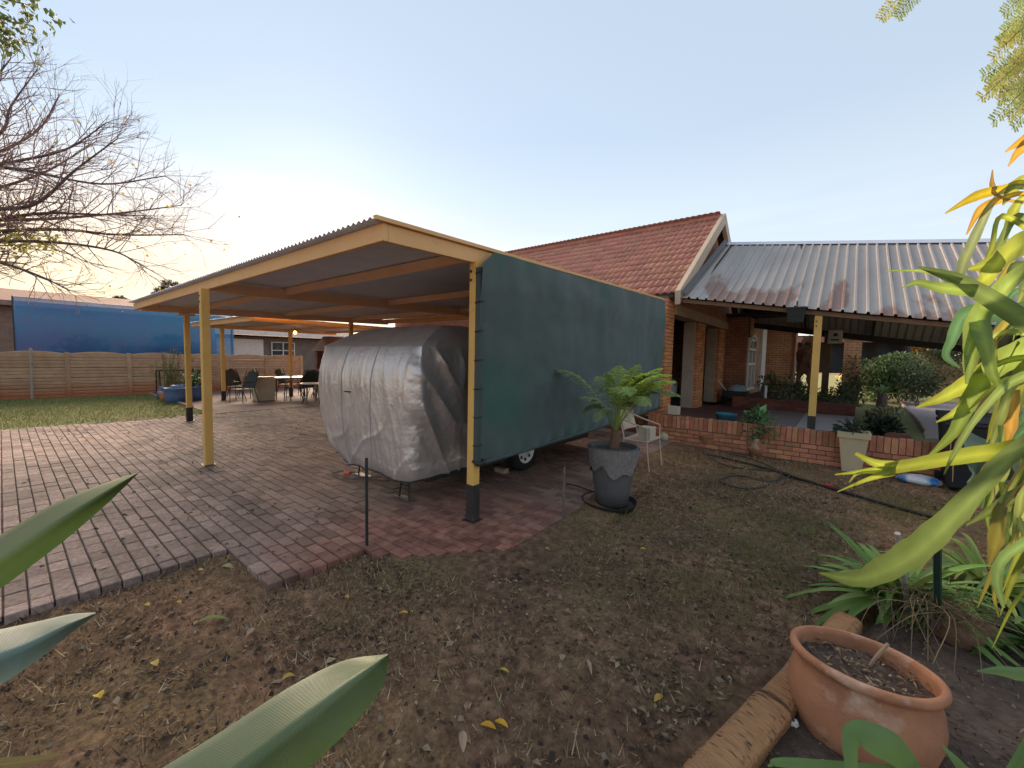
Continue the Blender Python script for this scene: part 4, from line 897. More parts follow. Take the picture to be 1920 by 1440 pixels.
# ================================================================== RIBBED METAL ROOF ON THE RIGHT
e0, e1 = aty(1270, 557, 8.6), aty(1880, 610, 8.6); r0, r1 = aty(1345, 458, RY), aty(1905, 452, RY)
ez = lambda x: e0[2] + (e1[2] - e0[2]) * (x - e0[0]) / (e1[0] - e0[0])
rz = lambda x: r0[2] + (r1[2] - r0[2]) * (x - r0[0]) / (r1[0] - r0[0])
bz = lambda x: 2.53 - .159 * (x + .53)
YE, YR, YK = 8.6, RY, 15.1; MX0, MX1 = -2.58, 3.2
mr_ = thing('metal_roof_shelter', (.3, 11, -.05), 'weathered grey ribbed metal roof shelter joined to the house gable', 'shelter')
def metal_roof_material():
    M = mat('ribbed_metal', (.42, .385, .365), (.34, .31, .295), 1.4, .78, .06, 40, metal=.15, detail=8, stretch=(2.2, .5, .5))
    n, l = M.node_tree.nodes, M.node_tree.links; b = n['Principled BSDF']; src = b.inputs['Base Color'].links[0].from_socket
    geo = n.new('ShaderNodeNewGeometry'); mp = n.new('ShaderNodeMapping'); mp.inputs['Scale'].default_value = (3.0, 1.0, 1.0); l.new(geo.outputs['Position'], mp.inputs[0])
    nz = n.new('ShaderNodeTexNoise'); nz.inputs['Scale'].default_value = .8; nz.inputs['Detail'].default_value = 7; l.new(mp.outputs[0], nz.inputs['Vector'])
    sp = n.new('ShaderNodeSeparateXYZ'); l.new(geo.outputs['Position'], sp.inputs[0])
    # rust spreads up from the eave
    yy = n.new('ShaderNodeMapRange'); yy.inputs[1].default_value = 8.5; yy.inputs[2].default_value = 10.6; yy.inputs[3].default_value = .15; yy.inputs[4].default_value = -.10; l.new(sp.outputs[1], yy.inputs[0])
    ad = n.new('ShaderNodeMath'); l.new(nz.outputs['Fac'], ad.inputs[0]); l.new(yy.outputs[0], ad.inputs[1])
    rp = n.new('ShaderNodeValToRGB'); rp.color_ramp.elements[0].position = .60; rp.color_ramp.elements[1].position = .68; l.new(ad.outputs[0], rp.inputs[0])
    n3 = n.new('ShaderNodeTexNoise'); n3.inputs['Scale'].default_value = 18; l.new(geo.outputs['Position'], n3.inputs['Vector'])
    r3 = n.new('ShaderNodeValToRGB'); r3.color_ramp.elements[0].color = (.20, .125, .105, 1); r3.color_ramp.elements[1].color = (.31, .215, .185, 1); l.new(n3.outputs['Fac'], r3.inputs[0])
    mx = n.new('ShaderNodeMix'); mx.data_type = 'RGBA'; l.new(rp.outputs[0], mx.inputs[0]); l.new(src, mx.inputs[6]); l.new(r3.outputs[0], mx.inputs[7]); l.new(mx.outputs[2], b.inputs['Base Color'])
    m2 = n.new('ShaderNodeMath'); m2.operation = 'MULTIPLY_ADD'; l.new(rp.outputs[0], m2.inputs[0]); m2.inputs[1].default_value = -.15; m2.inputs[2].default_value = .15; l.new(m2.outputs[0], b.inputs['Metallic']); return M
mrm = metal_roof_material()
pitch_ = .160; X = []; Z = []
x = MX0
while x < MX1:
    for dx, dz in ((0, 0), (.112, 0), (.122, .034), (.150, .034)): X.append(x + dx); Z.append(dz)
    x += pitch_
X, Z = np.array(X), np.array(Z)
def slopegrid(yA, zA, yB, zB, th=0.):
    T = np.linspace(0, 1, 9); return np.array([[(x, yA + (yB - yA) * t, zA(x) * (1 - t) + zB(x) * t + z - th - .012 * math.sin(t * math.pi) * math.sin(x * 2)) for x, z in zip(X, Z)] for t in T])
def twosided(g1, g2):
    mb = MB(); mb.grid(np.concatenate([g1, g2[::-1], g1[:1]])[:, ::-1]); return mb
twosided(slopegrid(YE, ez, YR, rz), slopegrid(YE, ez, YR, rz, .006)).build('roof_sheet', mrm, mr_)
twosided(slopegrid(YR, rz, YK, bz), slopegrid(YR, rz, YK, bz, .006)).build('roof_sheet', mrm, mr_)
MB().add([(MX0, YR - .16, rz(MX0) - .05), (MX1, YR - .16, rz(MX1) - .05), (MX0, YR, rz(MX0) + .055), (MX1, YR, rz(MX1) + .055), (MX0, YR + .16, rz(MX0) - .03), (MX1, YR + .16, rz(MX1) - .03)], [(0, 1, 3, 2), (2, 3, 5, 4)]).build('ridge_cap', galv, mr_)
darkt = mat('dark_timber', (.035, .026, .022), (.022, .017, .015), 6, .8, .2, 40)
MB().bar((MX0, YE + .1, ez(MX0) - .055), (MX1, YE + .1, ez(MX1) - .055), .05, .07).build('eave_beam', mat('eave_timber', (.22, .13, .075), None, 6, .8, .1), mr_)
MB().bar((MX0, YE + .35, ez(MX0) + .06), (MX1, YE + .35, ez(MX1) + .06), .08, .12).build('beam', darkt, mr_)
MB().bar((MX0, YK - .2, bz(MX0) - .04), (MX1, YK - .2, bz(MX1) - .04), .08, .16).build('beam', darkt, mr_)
for x in (-2.4, -.9, .6, 2.1, 3.1):
    MB().bar((x, YE + .1, ez(x) - .03), (x, YR, rz(x) - .05), .05, .10).build('rafter', darkt, mr_); MB().bar((x, YR, rz(x) - .05), (x, YK - .1, bz(x) - .03), .05, .10).build('rafter', darkt, mr_)
flm = mat('flashing', (.12, .11, .115), None, 4, .6, .05, metal=.2)
MB().add([(-2.585, YE, ez(MX0) + .12), (-2.585, YR, rz(MX0) + .14), (-2.50, YE, ez(MX0) + .05), (-2.50, YR, rz(MX0) + .06)], [(0, 2, 3, 1)]).build('flashing', flm, mr_)
pxm = aty(1527, 700, 8.62); post(pxm[0], 8.75, ez(pxm[0]) - .09, .105, .70, mr_, z0=FL - .01)
fl_ = aty(1492, 590, 8.55); fld = thing('floodlight', (fl_[0], 8.55, fl_[2] - .13), 'dark box floodlight hanging under the metal roof eave', 'floodlight')
MB().add([(fl_[0] + sx * w, 8.50 + yy, fl_[2] + zz) for zz, w, yy in ((-.13, .11, .06), (.10, .13, -.03)) for sx, yy2 in ((-1, 0), (1, 0)) ] + [(fl_[0] + sx * w, 8.66, fl_[2] + zz) for zz, w in ((-.13, .11), (.10, .13)) for sx in (-1, 1)],
         [(0, 1, 3, 2), (5, 4, 6, 7), (0, 2, 6, 4), (1, 5, 7, 3), (2, 3, 7, 6), (0, 4, 5, 1)]).build('housing', mat('flood_grey', (.05, .055, .06), (.035, .04, .042), 8, .4, .05), fld, bevel=.008)
MB().box((fl_[0] - .145, 8.45, fl_[2] + .102), (fl_[0] + .145, 8.67, fl_[2] + .125)).build('hood', metal_dark, fld); MB().tube([(fl_[0], 8.6, fl_[2] + .12), (fl_[0], 8.68, fl_[2] + .24)], .015, 6).build('bracket', metal_dark, fld)

# ================================================================== RAISED PATIO, LOW BRICK WALL, RAISED BED
slabm = mat('patio_slab', (.30, .25, .25), (.24, .19, .19), 3, .7, .1, 50)
sred = mat('patio_red', (.16, .075, .07), (.12, .06, .058), 3, .6, .1, 50)
MB_ = MB(); MB_.box((GX - .4, 8.42, -.05), (-1.45, 11.98, FL)); pt1 = MB_.build('patio', sred, base=(-2, 10, -.05)); tag(pt1, kind='structure')
for i, (xa, xb) in enumerate(((-1.44, -.62), (-.61, .28))):
    tag(MB().box((xa, 8.42, -.05), (xb, 11.98, FL + .002 * i)).build('patio', slabm if i != 1 else mat('patio_pale', (.46, .42, .43), (.4, .36, .37), 4, .6, .08), base=(xa, 10, -.05)), kind='structure')
lwb = mat('wall_brick', (.52, .22, .12), (.38, .15, .085), 8, .8, .3, 90, rnd=.28, spots=(.50, .26, .17), sscale=9, sth=.6, hue=.012)
low = thing('low_brick_wall', (-.6, 8.35, -.06), 'low brick retaining wall with upright top course along the patio', 'wall')
MB().box((-3.05, 8.30, -.06), (2.35, 8.395, .515)).build('mortar_core', mortar, low)
z = -.04; hc = .078
for c_ in range(4):
    off = .115 if c_ % 2 else 0; x = -3.05 - off
    while x < 2.3:
        a, b = max(x, -3.05), min(x + .225, 2.35)
        if b - a > .05: piece('brick', _brk(b - a - .012, .10, hc - .012, lwb), low, ((a + b) / 2, 8.338 + random.uniform(-.003, .003), z + hc / 2 - .0), (0, 0, random.uniform(-.01, .01)))
        x += .225
    z += hc
x = -3.05
while x < 2.3:
    w = .082; piece('brick', _brk(w - .011, .12, .235, lwb), low, (x + w / 2, 8.345 + random.uniform(-.004, .004), z + .125 + random.uniform(-.004, .004)), (random.uniform(-.01, .01), random.uniform(-.012, .012), 0)); x += w
lw2 = thing('raised_bed_wall', (.3, 12.1, FL), 'dark red brick edge of the raised planting bed behind the patio', 'wall')
MB().box((GX + .6, 12.03, FL - .02), (.29, 12.13, .70)).build('mortar_core', mortar, lw2)
for c_ in range(3):
    x = GX + .6 - (.115 if c_ % 2 else 0)
    while x < .25:
        a, b = max(x, GX + .6), min(x + .23, .29)
        if b - a > .05: piece('brick', _brk(b - a - .012, .10, .078, mat('bed_brick', (.20, .065, .045), (.14, .046, .034), 8, .85, .3, 90, rnd=.25)), lw2, ((a + b) / 2, 12.06, FL + .05 + c_ * .09))
        x += .23
yard = MB().prism([(GX + .02, 12.14), (.30, 12.14), (.30, 8.42), (14, 8.42), (40, 40), (10, 60), (-30, 60), (-30, 19.2), (GX + .02, 19.2)], -.05, .36).build('rear_garden', mat('rear_lawn', (.20, .215, .075), (.15, .15, .06), 3, .95, .4, 40, spots=(.18, .14, .07), sscale=2, sth=.58), base=(0, 20, -.05)); tag(yard, kind='structure')
bs = MB().box((GX + .62, 12.14, .36), (.29, 16.2, .62)).build('bed_soil', soilm, base=(0, 14, .36)); tag(bs, kind='structure')
pth = MB().prism([tuple(gz(px, py, .366)[:2]) for px, py in ((1735, 822), (1790, 822), (1800, 758), (1695, 752), (1700, 765), (1725, 790))], .362, .366).build('garden_path', mat('path_paving', (.36, .30, .31), (.30, .25, .26), 6, .8, .15), base=(1.5, 14, .362)); tag(pth, kind='structure')
path_edge = MB()
pe = smooth_path([gz(px, py, .37) for px, py in ((1690, 752), (1699, 766), (1722, 788), (1738, 812))], 5); path_edge.tube(pe, .045, 6)
tag(path_edge.build('path_kerb', mat('kerb', (.40, .30, .26), None), base=pe[0]), 'pale curved kerb beside the garden path', 'kerb')

# ================================================================== THINGS BY THE PATIO
def car():
    t = thing('parked_car', (-4.6, 9.95, FL), 'pale silver car parked inside the first garage opening', 'car')
    # side profile along x (nose at +x), width along y
    prof = [(-2.0, .25), (-2.05, .75), (-1.9, .95), (-1.55, 1.38), (-.2, 1.42), (.5, 1.02), (1.5, .85), (1.75, .6), (1.75, .28)]
    X0, Y0 = -5.0, 10.0; rowsl = []
    for y, k in ((-.80, .96), (-.78, 1), (.78, 1), (.80, .96)):
        rowsl.append([(X0 + x * k, Y0 + y * (1 if z < 1 else .82), FL + .0 + z) for x, z in prof])
    g = np.array(rowsl); mb = MB().grid(g); mb.add(g[0], [tuple(range(len(prof)))[::-1]]); mb.add(g[3], [tuple(range(len(prof)))])
    mb.build('body', mat('car_paint', (.50, .52, .55), (.45, .47, .5), 2, .25, 0, metal=.4, spec=.6), t)
    MB().add([(X0 + .52, Y0 - .62, FL + 1.03), (X0 + .52, Y0 + .62, FL + 1.03), (X0 - .16, Y0 + .58, FL + 1.41), (X0 - .16, Y0 - .58, FL + 1.41)], [(0, 1, 2, 3)]).build('windscreen', glass, t)
    for x in (-1.3, 1.15):
        for y, s in ((-.72, -1), (.72, 1)):
            Rm = np.array([[1, 0, 0], [0, 0, 1], [0, 1, 0]], float)
            MB().lathe([(.001, -.09), (.28, -.09), (.3, -.05), (.3, .05), (.28, .09), (.001, .09)], (X0 + x, Y0 + y, FL + .3), 20, Rm, cap=False).build('wheel', tyre, t)
    for y in (-.55, .55): MB().lathe([(.09, 0), (.07, .04), (.001, .05)], (X0 + 1.74, Y0 + y, FL + .64), 12, np.array([[0, 0, 1], [1, 0, 0], [0, 1, 0]], float)).build('headlight', glass, t)
car()
# garden machine with pale blue hood
q = aty(1378, 735, 13.3); mw = thing('garden_machine', (q[0], 13.3, FL), 'small dark garden machine with pale blue hood by the dark wall', 'machine')
hd = MB().lathe([(.22, 0), (.21, .08), (.15, .17), (.001, .2)], (q[0] + .05, 13.3, FL + .33), 16, np.array([[1.1, 0, 0], [0, .8, 0], [0, 0, 1]]), cap=False); hd.build('hood', mat('pale_blue_hood', (.36, .48, .56), None, 5, .3, .02), mw, smooth=True)
MB().box((q[0] - .3, 13.05, FL + .1), (q[0] + .35, 13.55, FL + .34)).build('body', metal_dark, mw, bevel=.03)
MB().tube([(q[0] - .2, 13.3, FL + .3), (q[0] - .45, 13.2, FL + .62), (q[0] - .5, 13.45, FL + .64)], .018, 6).build('handle', whitepaint, mw)
for dx in (-.22, .25): MB().lathe([(.001, -.03), (.1, -.03), (.1, .03), (.001, .03)], (q[0] + dx, 13.04, FL + .1), 14, np.array([[1, 0, 0], [0, 0, 1], [0, 1, 0]], float), cap=False).build('wheel', tyre, mw)

p = gz(1362, 786, FL); p = aty(1362, 775, 8.75); bkt = thing('blue_bucket', (p[0], 8.75, FL), 'teal blue plastic tub standing on the patio edge', 'tub')
MB().lathe([(.001, 0), (.15, 0), (.185, .15), (.195, .16), (.195, .175), (.175, .175), (.15, .03), (.001, .02)], (p[0], 8.75, FL + .002), 24, cap=False).build('tub', mat('teal_plastic', (.045, .17, .24), (.04, .14, .2), 4, .45, .03), bkt, smooth=True)
p = aty(1263, 766, 8.33); tag(MB().box((p[0] - .105, 8.31, .53), (p[0] + .105, 8.43, .53 + .17)).build('cream_block', creamm, base=(p[0], 8.35, .53), bevel=.01), 'cream painted block on the wall beside the brick pier', 'block')
# painted stone
p = gz(1250, 826, -.04); ps = MB(); Gd = []
for i in range(9):
    th_ = math.pi * i / 8; Gd.append([(p[0] + .13 * math.sin(th_) * math.cos(a) * (1 + .18 * mnoise.noise((math.cos(a) * 2, math.sin(a) * 2, i * .4))), p[1] - .15 + .11 * math.sin(th_) * math.sin(a), -.04 + .105 + .115 * -math.cos(th_) * (1 + .1 * math.sin(a * 3))) for a in np.linspace(0, 2 * math.pi, 14, endpoint=False)])
ps.grid(np.array(Gd), closed=True); tag(ps.build('painted_stone', mat('painted_stone', (.52, .46, .33), (.4, .38, .24), 8, .8, .2, 40, spots=(.16, .22, .09), sscale=11, sth=.54), base=(p[0], p[1], -.04), smooth=True), 'round mottled cream and green stone at the foot of the low wall', 'stone')
# terracotta bowl, planter with shrub, cream tall planter
p = gz(1331, 837, -.05); bw = potted('terracotta_bowl', 'empty terracotta bowl pot against the low brick wall', p + [0, -.14, 0], [(.001, 0), (.10, 0), (.15, .06), (.19, .15), (.205, .22), (.22, .235), (.22, .25), (.19, .25), (.17, .2), (.001, .17)], terracotta, 'pot')
p = gz(1421, 850, -.05) + [0, -.16, 0]; pp_ = potted('terracotta_planter', 'terracotta planter holding a leafy green plant by the low wall', p, [(.001, 0), (.15, 0), (.18, .12), (.2, .26), (.205, .32), (.185, .32), (.17, .27), (.001, .26)], terracotta, 'planter', (.17, .27))
bush('x', p + [.03, 0, .48], (.32, .25, .28), 700, .075, (.16, .24, .09), '', parent=pp_, base_z=p[2] + .25, stems=7, W=.55)
bush('x', p + [.0, -.02, .62], (.16, .14, .16), 60, .17, (.12, .24, .10), '', parent=pp_, base_z=p[2] + .25, stems=3, W=.7)
def square_planter(name, label, p, b, t_, h, m):
    t = thing(name, p, label, 'planter'); V = []
    for z, r_ in ((0, b), (h * .86, t_), (h * .86, t_ + .02), (h, t_ + .025), (h, t_ - .015), (h * .85, t_ - .02)):
        V += [(p[0] + sx * r_, p[1] + sy * r_, p[2] + z) for sx, sy in ((-1, -1), (1, -1), (1, 1), (-1, 1))]
    Fc = [(r_ * 4 + i, r_ * 4 + (i + 1) % 4, r_ * 4 + 4 + (i + 1) % 4, r_ * 4 + 4 + i) for r_ in range(5) for i in range(4)] + [(20, 21, 22, 23), (3, 2, 1, 0)]
    MB().add(V, Fc).build('pot', m, t); return t
p = gz(1592, 876, -.05) + [.02, -.26, 0]; sp_ = square_planter('tall_cream_planter', 'tall tapered cream planter against the low brick wall', p, .115, .175, .62, mat('aged_cream', (.55, .45, .29), (.46, .37, .23), 4, .7, .1, 60))
bush('x', p + [0, 0, .66], (.20, .2, .10), 130, .10, (.05, .075, .05), '', parent=sp_, base_z=p[2] + .55, stems=4)
# wheelie bin
p = gz(1800, 908, -.05); wb = thing('wheelie_bin', (p[0] + .02, p[1] - .3, -.05), 'black wheeled refuse bin beside the low wall end', 'bin')
bx0, by0 = p[0] + .02, p[1] - .3; V = []
for z, r_, q_ in ((.05, .22, .25), (.88, .29, .34), (.88, .31, .36), (.93, .31, .36)): V += [(bx0 + sx * r_, by0 + sy * q_, z - .05) for sx, sy in ((-1, -1), (1, -1), (1, 1), (-1, 1))]
binm = mat('bin_plastic', (.014, .016, .02), (.02, .022, .026), 6, .45, .06)
MB().add(V, [(r_ * 4 + i, r_ * 4 + (i + 1) % 4, r_ * 4 + 4 + (i + 1) % 4, r_ * 4 + 4 + i) for r_ in range(3) for i in range(4)] + [(12, 13, 14, 15), (3, 2, 1, 0)]).build('body', binm, wb, bevel=.012)
MB().add([(bx0 - .32, by0 - .37, .885), (bx0 + .32, by0 - .37, .885), (bx0 + .32, by0 + .38, .90), (bx0 - .32, by0 + .38, .90), (bx0 - .28, by0 - .3, .955), (bx0 + .28, by0 - .3, .955), (bx0 + .28, by0 + .33, .965), (bx0 - .28, by0 + .33, .965)], [(3, 2, 1, 0), (4, 5, 6, 7), (0, 1, 5, 4), (1, 2, 6, 5), (2, 3, 7, 6), (3, 0, 4, 7)]).build('lid', binm, wb, bevel=.015)
MB().tube([(bx0 - .30, by0 + .36, .93), (bx0 - .30, by0 + .46, .95), (bx0 + .30, by0 + .46, .95), (bx0 + .30, by0 + .36, .93)], .018, 8).build('handle', binm, wb)
for s in (-1, 1): MB().lathe([(.001, -.03), (.1, -.03), (.1, .03), (.001, .03)], (bx0 + s * .26, by0 + .27, .05), 16, np.array([[0, 0, 1], [1, 0, 0], [0, 1, 0]], float), cap=False).build('wheel', tyre, wb)
MB().lathe([(.05, 0), (.05, .06), (.001, .06)], (bx0 - .28, by0 - .2, .93), 10, cap=False).build('latch', binm, wb)
# bag
p = gz(1722, 908, -.05); Gd = []
for i in range(9):
    th_ = math.pi * i / 8; Gd.append([(p[0] + .24 * math.sin(th_) * math.cos(a) * (1 + .3 * mnoise.noise((math.cos(a) * 2, math.sin(a) * 2, i))), p[1] + .14 * math.sin(th_) * math.sin(a), -.05 + .06 - .065 * math.cos(th_) * (1 + .5 * mnoise.noise((math.cos(a) * 3, math.sin(a) * 3, i * .7)))) for a in np.linspace(0, 2 * math.pi, 26, endpoint=False)])
bag = MB().grid(np.array(Gd), closed=True).build('plastic_bag', mat('bag_plastic', (.62, .63, .65), (.5, .5, .53), 6, .35, .3, 40, spots=(.03, .16, .42), sscale=4.5, sth=.50), base=(p[0], p[1], -.05), smooth=True)
tag(bag, 'crumpled white and blue plastic bag lying on the soil', 'bag')
# hoses and pipe on the soil
def gl(px, py, dz=.015): return gz(px, py, -.045) + [0, 0, dz]
pipe = MB().tube(smooth_path([gl(1325, 853), gl(1420, 876), gl(1500, 900), gl(1600, 930), gl(1690, 956), gl(1760, 975)]), .02, 8).build('irrigation_pipe', mat('pipe_black', (.02, .018, .018), None, 8, .6), base=gl(1325, 853, 0), smooth=True); tag(pipe, 'straight black irrigation pipe lying across the soil', 'pipe')
MB().tube([gl(1548, 912, .02), gl(1562, 916, .02)], .026, 8).build('red_joint', mat('red_plastic', (.5, .05, .04), None), pipe)
hs = smooth_path([gl(1316, 848), gl(1345, 868), gl(1390, 880), gl(1450, 884), gl(1482, 893), (gl(1440, 904)), gl(1380, 893), gl(1350, 905), gl(1400, 918), gl(1450, 908), gl(1465, 890), gl(1420, 866), gl(1368, 852)])
tag(MB().tube(hs, .011, 6).build('garden_hose', mat('hose', (.05, .055, .045), None, 10, .6), base=gl(1316, 848, 0), smooth=True), 'loose dark garden hose coiled on the soil by the wall', 'hose')

# two steel stakes
def stake(px, py, top, r_, label, m):
    p = gz(px, py, -.05); t = aty(px, top, p[1])[2]
    o = MB().tube([p - [0, 0, .05], (p[0] - .005, p[1], t)], r_, 8).build('metal_stake', m, base=p); return tag(o, label, 'stake', 'stakes along the paving edge')
stake(688, 1034, 859, .0125, 'dark steel stake at the stepped corner of the paving', mat('stake_dark', (.045, .05, .055), None, 10, .5, .1, metal=.5))
so = stake(1056, 977, 870, .011, 'thin grey stake with a knob beside the tree fern pot', mat('stake_grey', (.20, .185, .18), None, 10, .5, .1, metal=.5))
tp = np.array(so.location) + [-.005, 0, 0]; tz = aty(1055, 872, tp[1])[2]; MB().lathe([(.001, -.012), (.022, -.01), (.024, .0), (.012, .012), (.001, .014)], (tp[0], tp[1], tz), 12, cap=False).build('knob', black, so)
dw = gz(1060, 905, -.0); lcs = MB().tube([gz(1062, 907, 0.06), gz(1085, 912, .03), gz(1112, 922, .02)], .01, 6).build('drip_line', black, base=gz(1062, 907, .01)); tag(lcs, 'short black drip line running to the tree fern pot', 'pipe')

# white garden chair
gc = thing('garden_chair', (-2.32, 6.12, -.05), 'old cream metal garden chair with a woven back beside the net', 'chair')
cm = mat('chair_cream', (.55, .42, .33), (.45, .34, .26), 9, .6, .08)
fx, bxx = -2.10, -2.56
for y in (5.86, 6.40):
    MB().tube([(fx, y, -.06), (fx - .06, y, .40)], .011, 7).build('leg', cm, gc); MB().tube(smooth_path([(bxx + .02, y, -.06), (bxx + .05, y, .40), (bxx - .01, y + (.02 if y < 6 else -.02), .62), (bxx - .05, y + (.05 if y < 6 else -.05), .84)], 4), .011, 7).build('leg', cm, gc)
    MB().tube(smooth_path([(bxx - .03, y, .72), (bxx + .15, y, .66), (fx - .06, y, .60)], 4), .011, 7).build('armrest', cm, gc)
    MB().tube([(fx - .06, y, .60), (fx - .06, y, .40)], .011, 7).build('arm_post', cm, gc)
MB().box((bxx + .04, 5.85, .39), (fx - .04, 6.41, .415)).build('seat', cm, gc, bevel=.008)
Gs = np.array([[(bxx + .04 - .09 * (z - .5) / .36 - .05 * math.sin((y - 5.88) / .5 * math.pi), y, z - .07 * ((y - 6.13) / .25) ** 2 * (z > .7)) for y in np.linspace(5.89, 6.37, 12)] for z in np.linspace(.52, .87, 8)])
MB().grid(Gs).build('backrest', cm, gc)
bt2 = MB().box((-2.31, 5.90, .416), (-2.12, 6.12, .61)).build('cream_pot_box', creamm, base=(-2.25, 6.02, .416), bevel=.008); tag(bt2, 'small cream box standing on the garden chair seat', 'box')

# tree fern in a dark pot
p0 = np.array([-1.95, 4.28, -.05])
fp_ = thing('tree_fern', (p0[0], p0[1], p0[2]), 'lush light green tree fern in a tall dark grey pot', 'potted plant')
dk = mat('dark_pot', (.105, .102, .108), (.08, .078, .082), 6, .7, .15, 60)
potg = MB().lathe([(.001, .03), (.18, .03), (.2, .2), (.245, .5), (.262, .62), (.275, .66), (.275, .685), (.25, .685), (.235, .62), (.001, .61)], p0, 36, cap=False).build('pot', dk, fp_, smooth=True)
Gd = []
for i, z in enumerate((.672, .6, .52, .46, .42)):
    Gd.append([((.2825 - (.66 - z) * .13) * math.cos(a) + p0[0], (.2825 - (.66 - z) * .13) * math.sin(a) + p0[1], p0[2] + z + (i == 4) * (.035 * math.sin(a * 3 + 1) + .03 * math.sin(a * 7))) for a in np.linspace(0, 2 * math.pi, 60, endpoint=False)])
MB().grid(np.array(Gd)[:, ::-1], closed=True).build('washed_band', mat('pot_band', (.24, .22, .21), (.14, .13, .13), 30, .9, .6, 70), potg, smooth=True)
MB().lathe([(.24, .64), (.1, .655), (.001, .66)], p0, 24, cap=False).build('soil', soilm, fp_)
MB().lathe([(.001, .0), (.28, .0), (.31, .06), (.30, .06), (.27, .02), (.001, .015)], p0 + [-.03, 0, 0], 30, cap=False).build('saucer', black, fp_)
MB().tube([p0 + [0, 0, .6], p0 + [.01, 0, .72], p0 + [.015, 0, .86]], [.06, .055, .045], 10).build('trunk', mat('fern_trunk', (.17, .10, .065), None, 20, .95, .5, 60), fp_)
def fern_frond(base, tip, sag, wid, col, k=22):
    mb = MB(); t = np.linspace(0, 1, 14); base, tip = np.array(base), np.array(tip); d = tip - base; L = np.linalg.norm(d)
    pts = base + np.outer(t, d) + np.outer(np.sin(t * math.pi) * sag, [0, 0, 1])
    mb.tube(pts, np.linspace(.006, .0015, 14), 4, np.array(col) * .8)
    hd_ = np.array([d[0], d[1], 0]); hd_ = hd_ / (np.linalg.norm(hd_) + 1e-6); sd = np.cross(hd_, [0, 0, 1.])
    for i in range(k):
        ti = .28 + .70 * i / (k - 1); q = np.array([np.interp(ti, t, pts[:, a]) for a in range(3)])
        fwd = np.array([np.interp(min(1, ti + .03), t, pts[:, a]) - np.interp(ti - .03, t, pts[:, a]) for a in range(3)]); fwd /= np.linalg.norm(fwd)
        pl_ = wid * math.sin(min(1, (1 - ti) * 1.5 + .12) * math.pi / 2) * (.55 + .45 * min(1, (ti - .2) * 3))
        for s in (-1, 1):
            dd = sd * s * .88 + fwd * .55 + np.array([0, 0, -.12 + rng.normal(0, .08)]); dd /= np.linalg.norm(dd)
            m_ = 9; u = np.linspace(.12, 1, m_); P_ = q + np.outer(u, dd) * pl_ - np.outer(u ** 2, [0, 0, 1]) * pl_ * .22
            for s2 in (-1, 1):
                d2 = np.cross(dd, [0, 0, 1.]) * s2 + dd * .6; ll = pl_ * .26 * (1.15 - u)
                mb.leaves(P_, np.tile(d2, (m_, 1)), np.tile([0, 0, 1.], (m_, 1)) + rnd3(m_) * .2, ll + .008, np.full(m_, pl_ * .17 + .004), np.array(col) * rng.uniform(.75, 1.25, (m_, 1)))
    mb.build('frond', leafm, fp_)
crown = p0 + [.015, 0, .84]
def T(px, py, dy=0.): return aty(px, py, 4.28 + dy)
br, md_, dkf = (.62, .72, .14), (.48, .60, .22), (.40, .50, .26)
for tip, sag, wid, col in ((T(1038, 692, -.1), .20, .15, (.42, .50, .26)), (T(1275, 742, .1), .22, .16, (.36, .46, .19)), (T(1240, 690, .2), .18, .2, br), (T(1215, 700, .0), .2, .2, br), (T(1265, 715, .25), .2, .19, br), (T(1140, 700, 0), .15, .18, md_), (T(1180, 715, .1), .2, .18, br), (T(1195, 684, -.1), .12, .17, br), (T(1160, 686, .35), .14, .16, br), (T(1255, 702, -.2), .2, .16, br),
                           (T(1122, 705, .3), .14, .15, md_), (T(1090, 745, -.3), .14, .14, dkf), (T(1092, 775, .1), .2, .13, dkf), (T(1215, 760, -.35), .22, .15, md_), (T(1115, 790, -.3), .2, .12, dkf), (T(1175, 740, -.5), .25, .16, md_), (T(1235, 725, .4), .2, .16, br), (T(1180, 790, .4), .3, .12, dkf)):
    fern_frond(crown, tip, sag, wid, col)

# ================================================================== PLANTING BEHIND THE PATIO
bedp = [((-1.5, 13.2, .95), (.35, .3, .42), 'bushy dark green plant at the window end of the raised bed', (.09, .14, .06)), ((-1.0, 12.7, .95), (.4, .3, .36), 'grey green bushy plant mid way along the raised bed', (.17, .20, .12)),
        ((-.55, 12.9, .85), (.4, .3, .3), 'low leafy plant in the raised bed near the yellow post', (.12, .19, .07)), ((.1, 12.8, .85), (.4, .35, .3), 'spreading leafy plant right of the yellow post', (.12, .16, .08)), ((.22, 13.6, .95), (.38, .3, .42), 'mixed olive bushy plant at the open end of the raised bed', (.10, .11, .05))]
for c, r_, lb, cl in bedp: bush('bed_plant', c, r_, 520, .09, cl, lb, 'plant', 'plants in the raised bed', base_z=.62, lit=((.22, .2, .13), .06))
vw = aty(1437, 725, 12.6); tag(MB().tube([(vw[0], 12.5, .62), (vw[0], 12.5, 1.0)], .035, 10).build('white_pipe', whitepaint, base=(vw[0], 12.5, .62)), 'short white pipe standing upright in the raised bed', 'pipe')
bush('patio_shrub', (.55, 9.3, .52), (.26, .34, .20), 800, .09, (.04, .055, .035), 'low very dark shrub growing behind the cream planter', 'shrub', base_z=.36, stems=6)
bush('patio_shrub', (.75, 11.6, .60), (.26, .3, .24), 600, .07, (.26, .23, .14), 'pale olive shrub behind the very dark shrub', 'shrub', base_z=.36, stems=6)
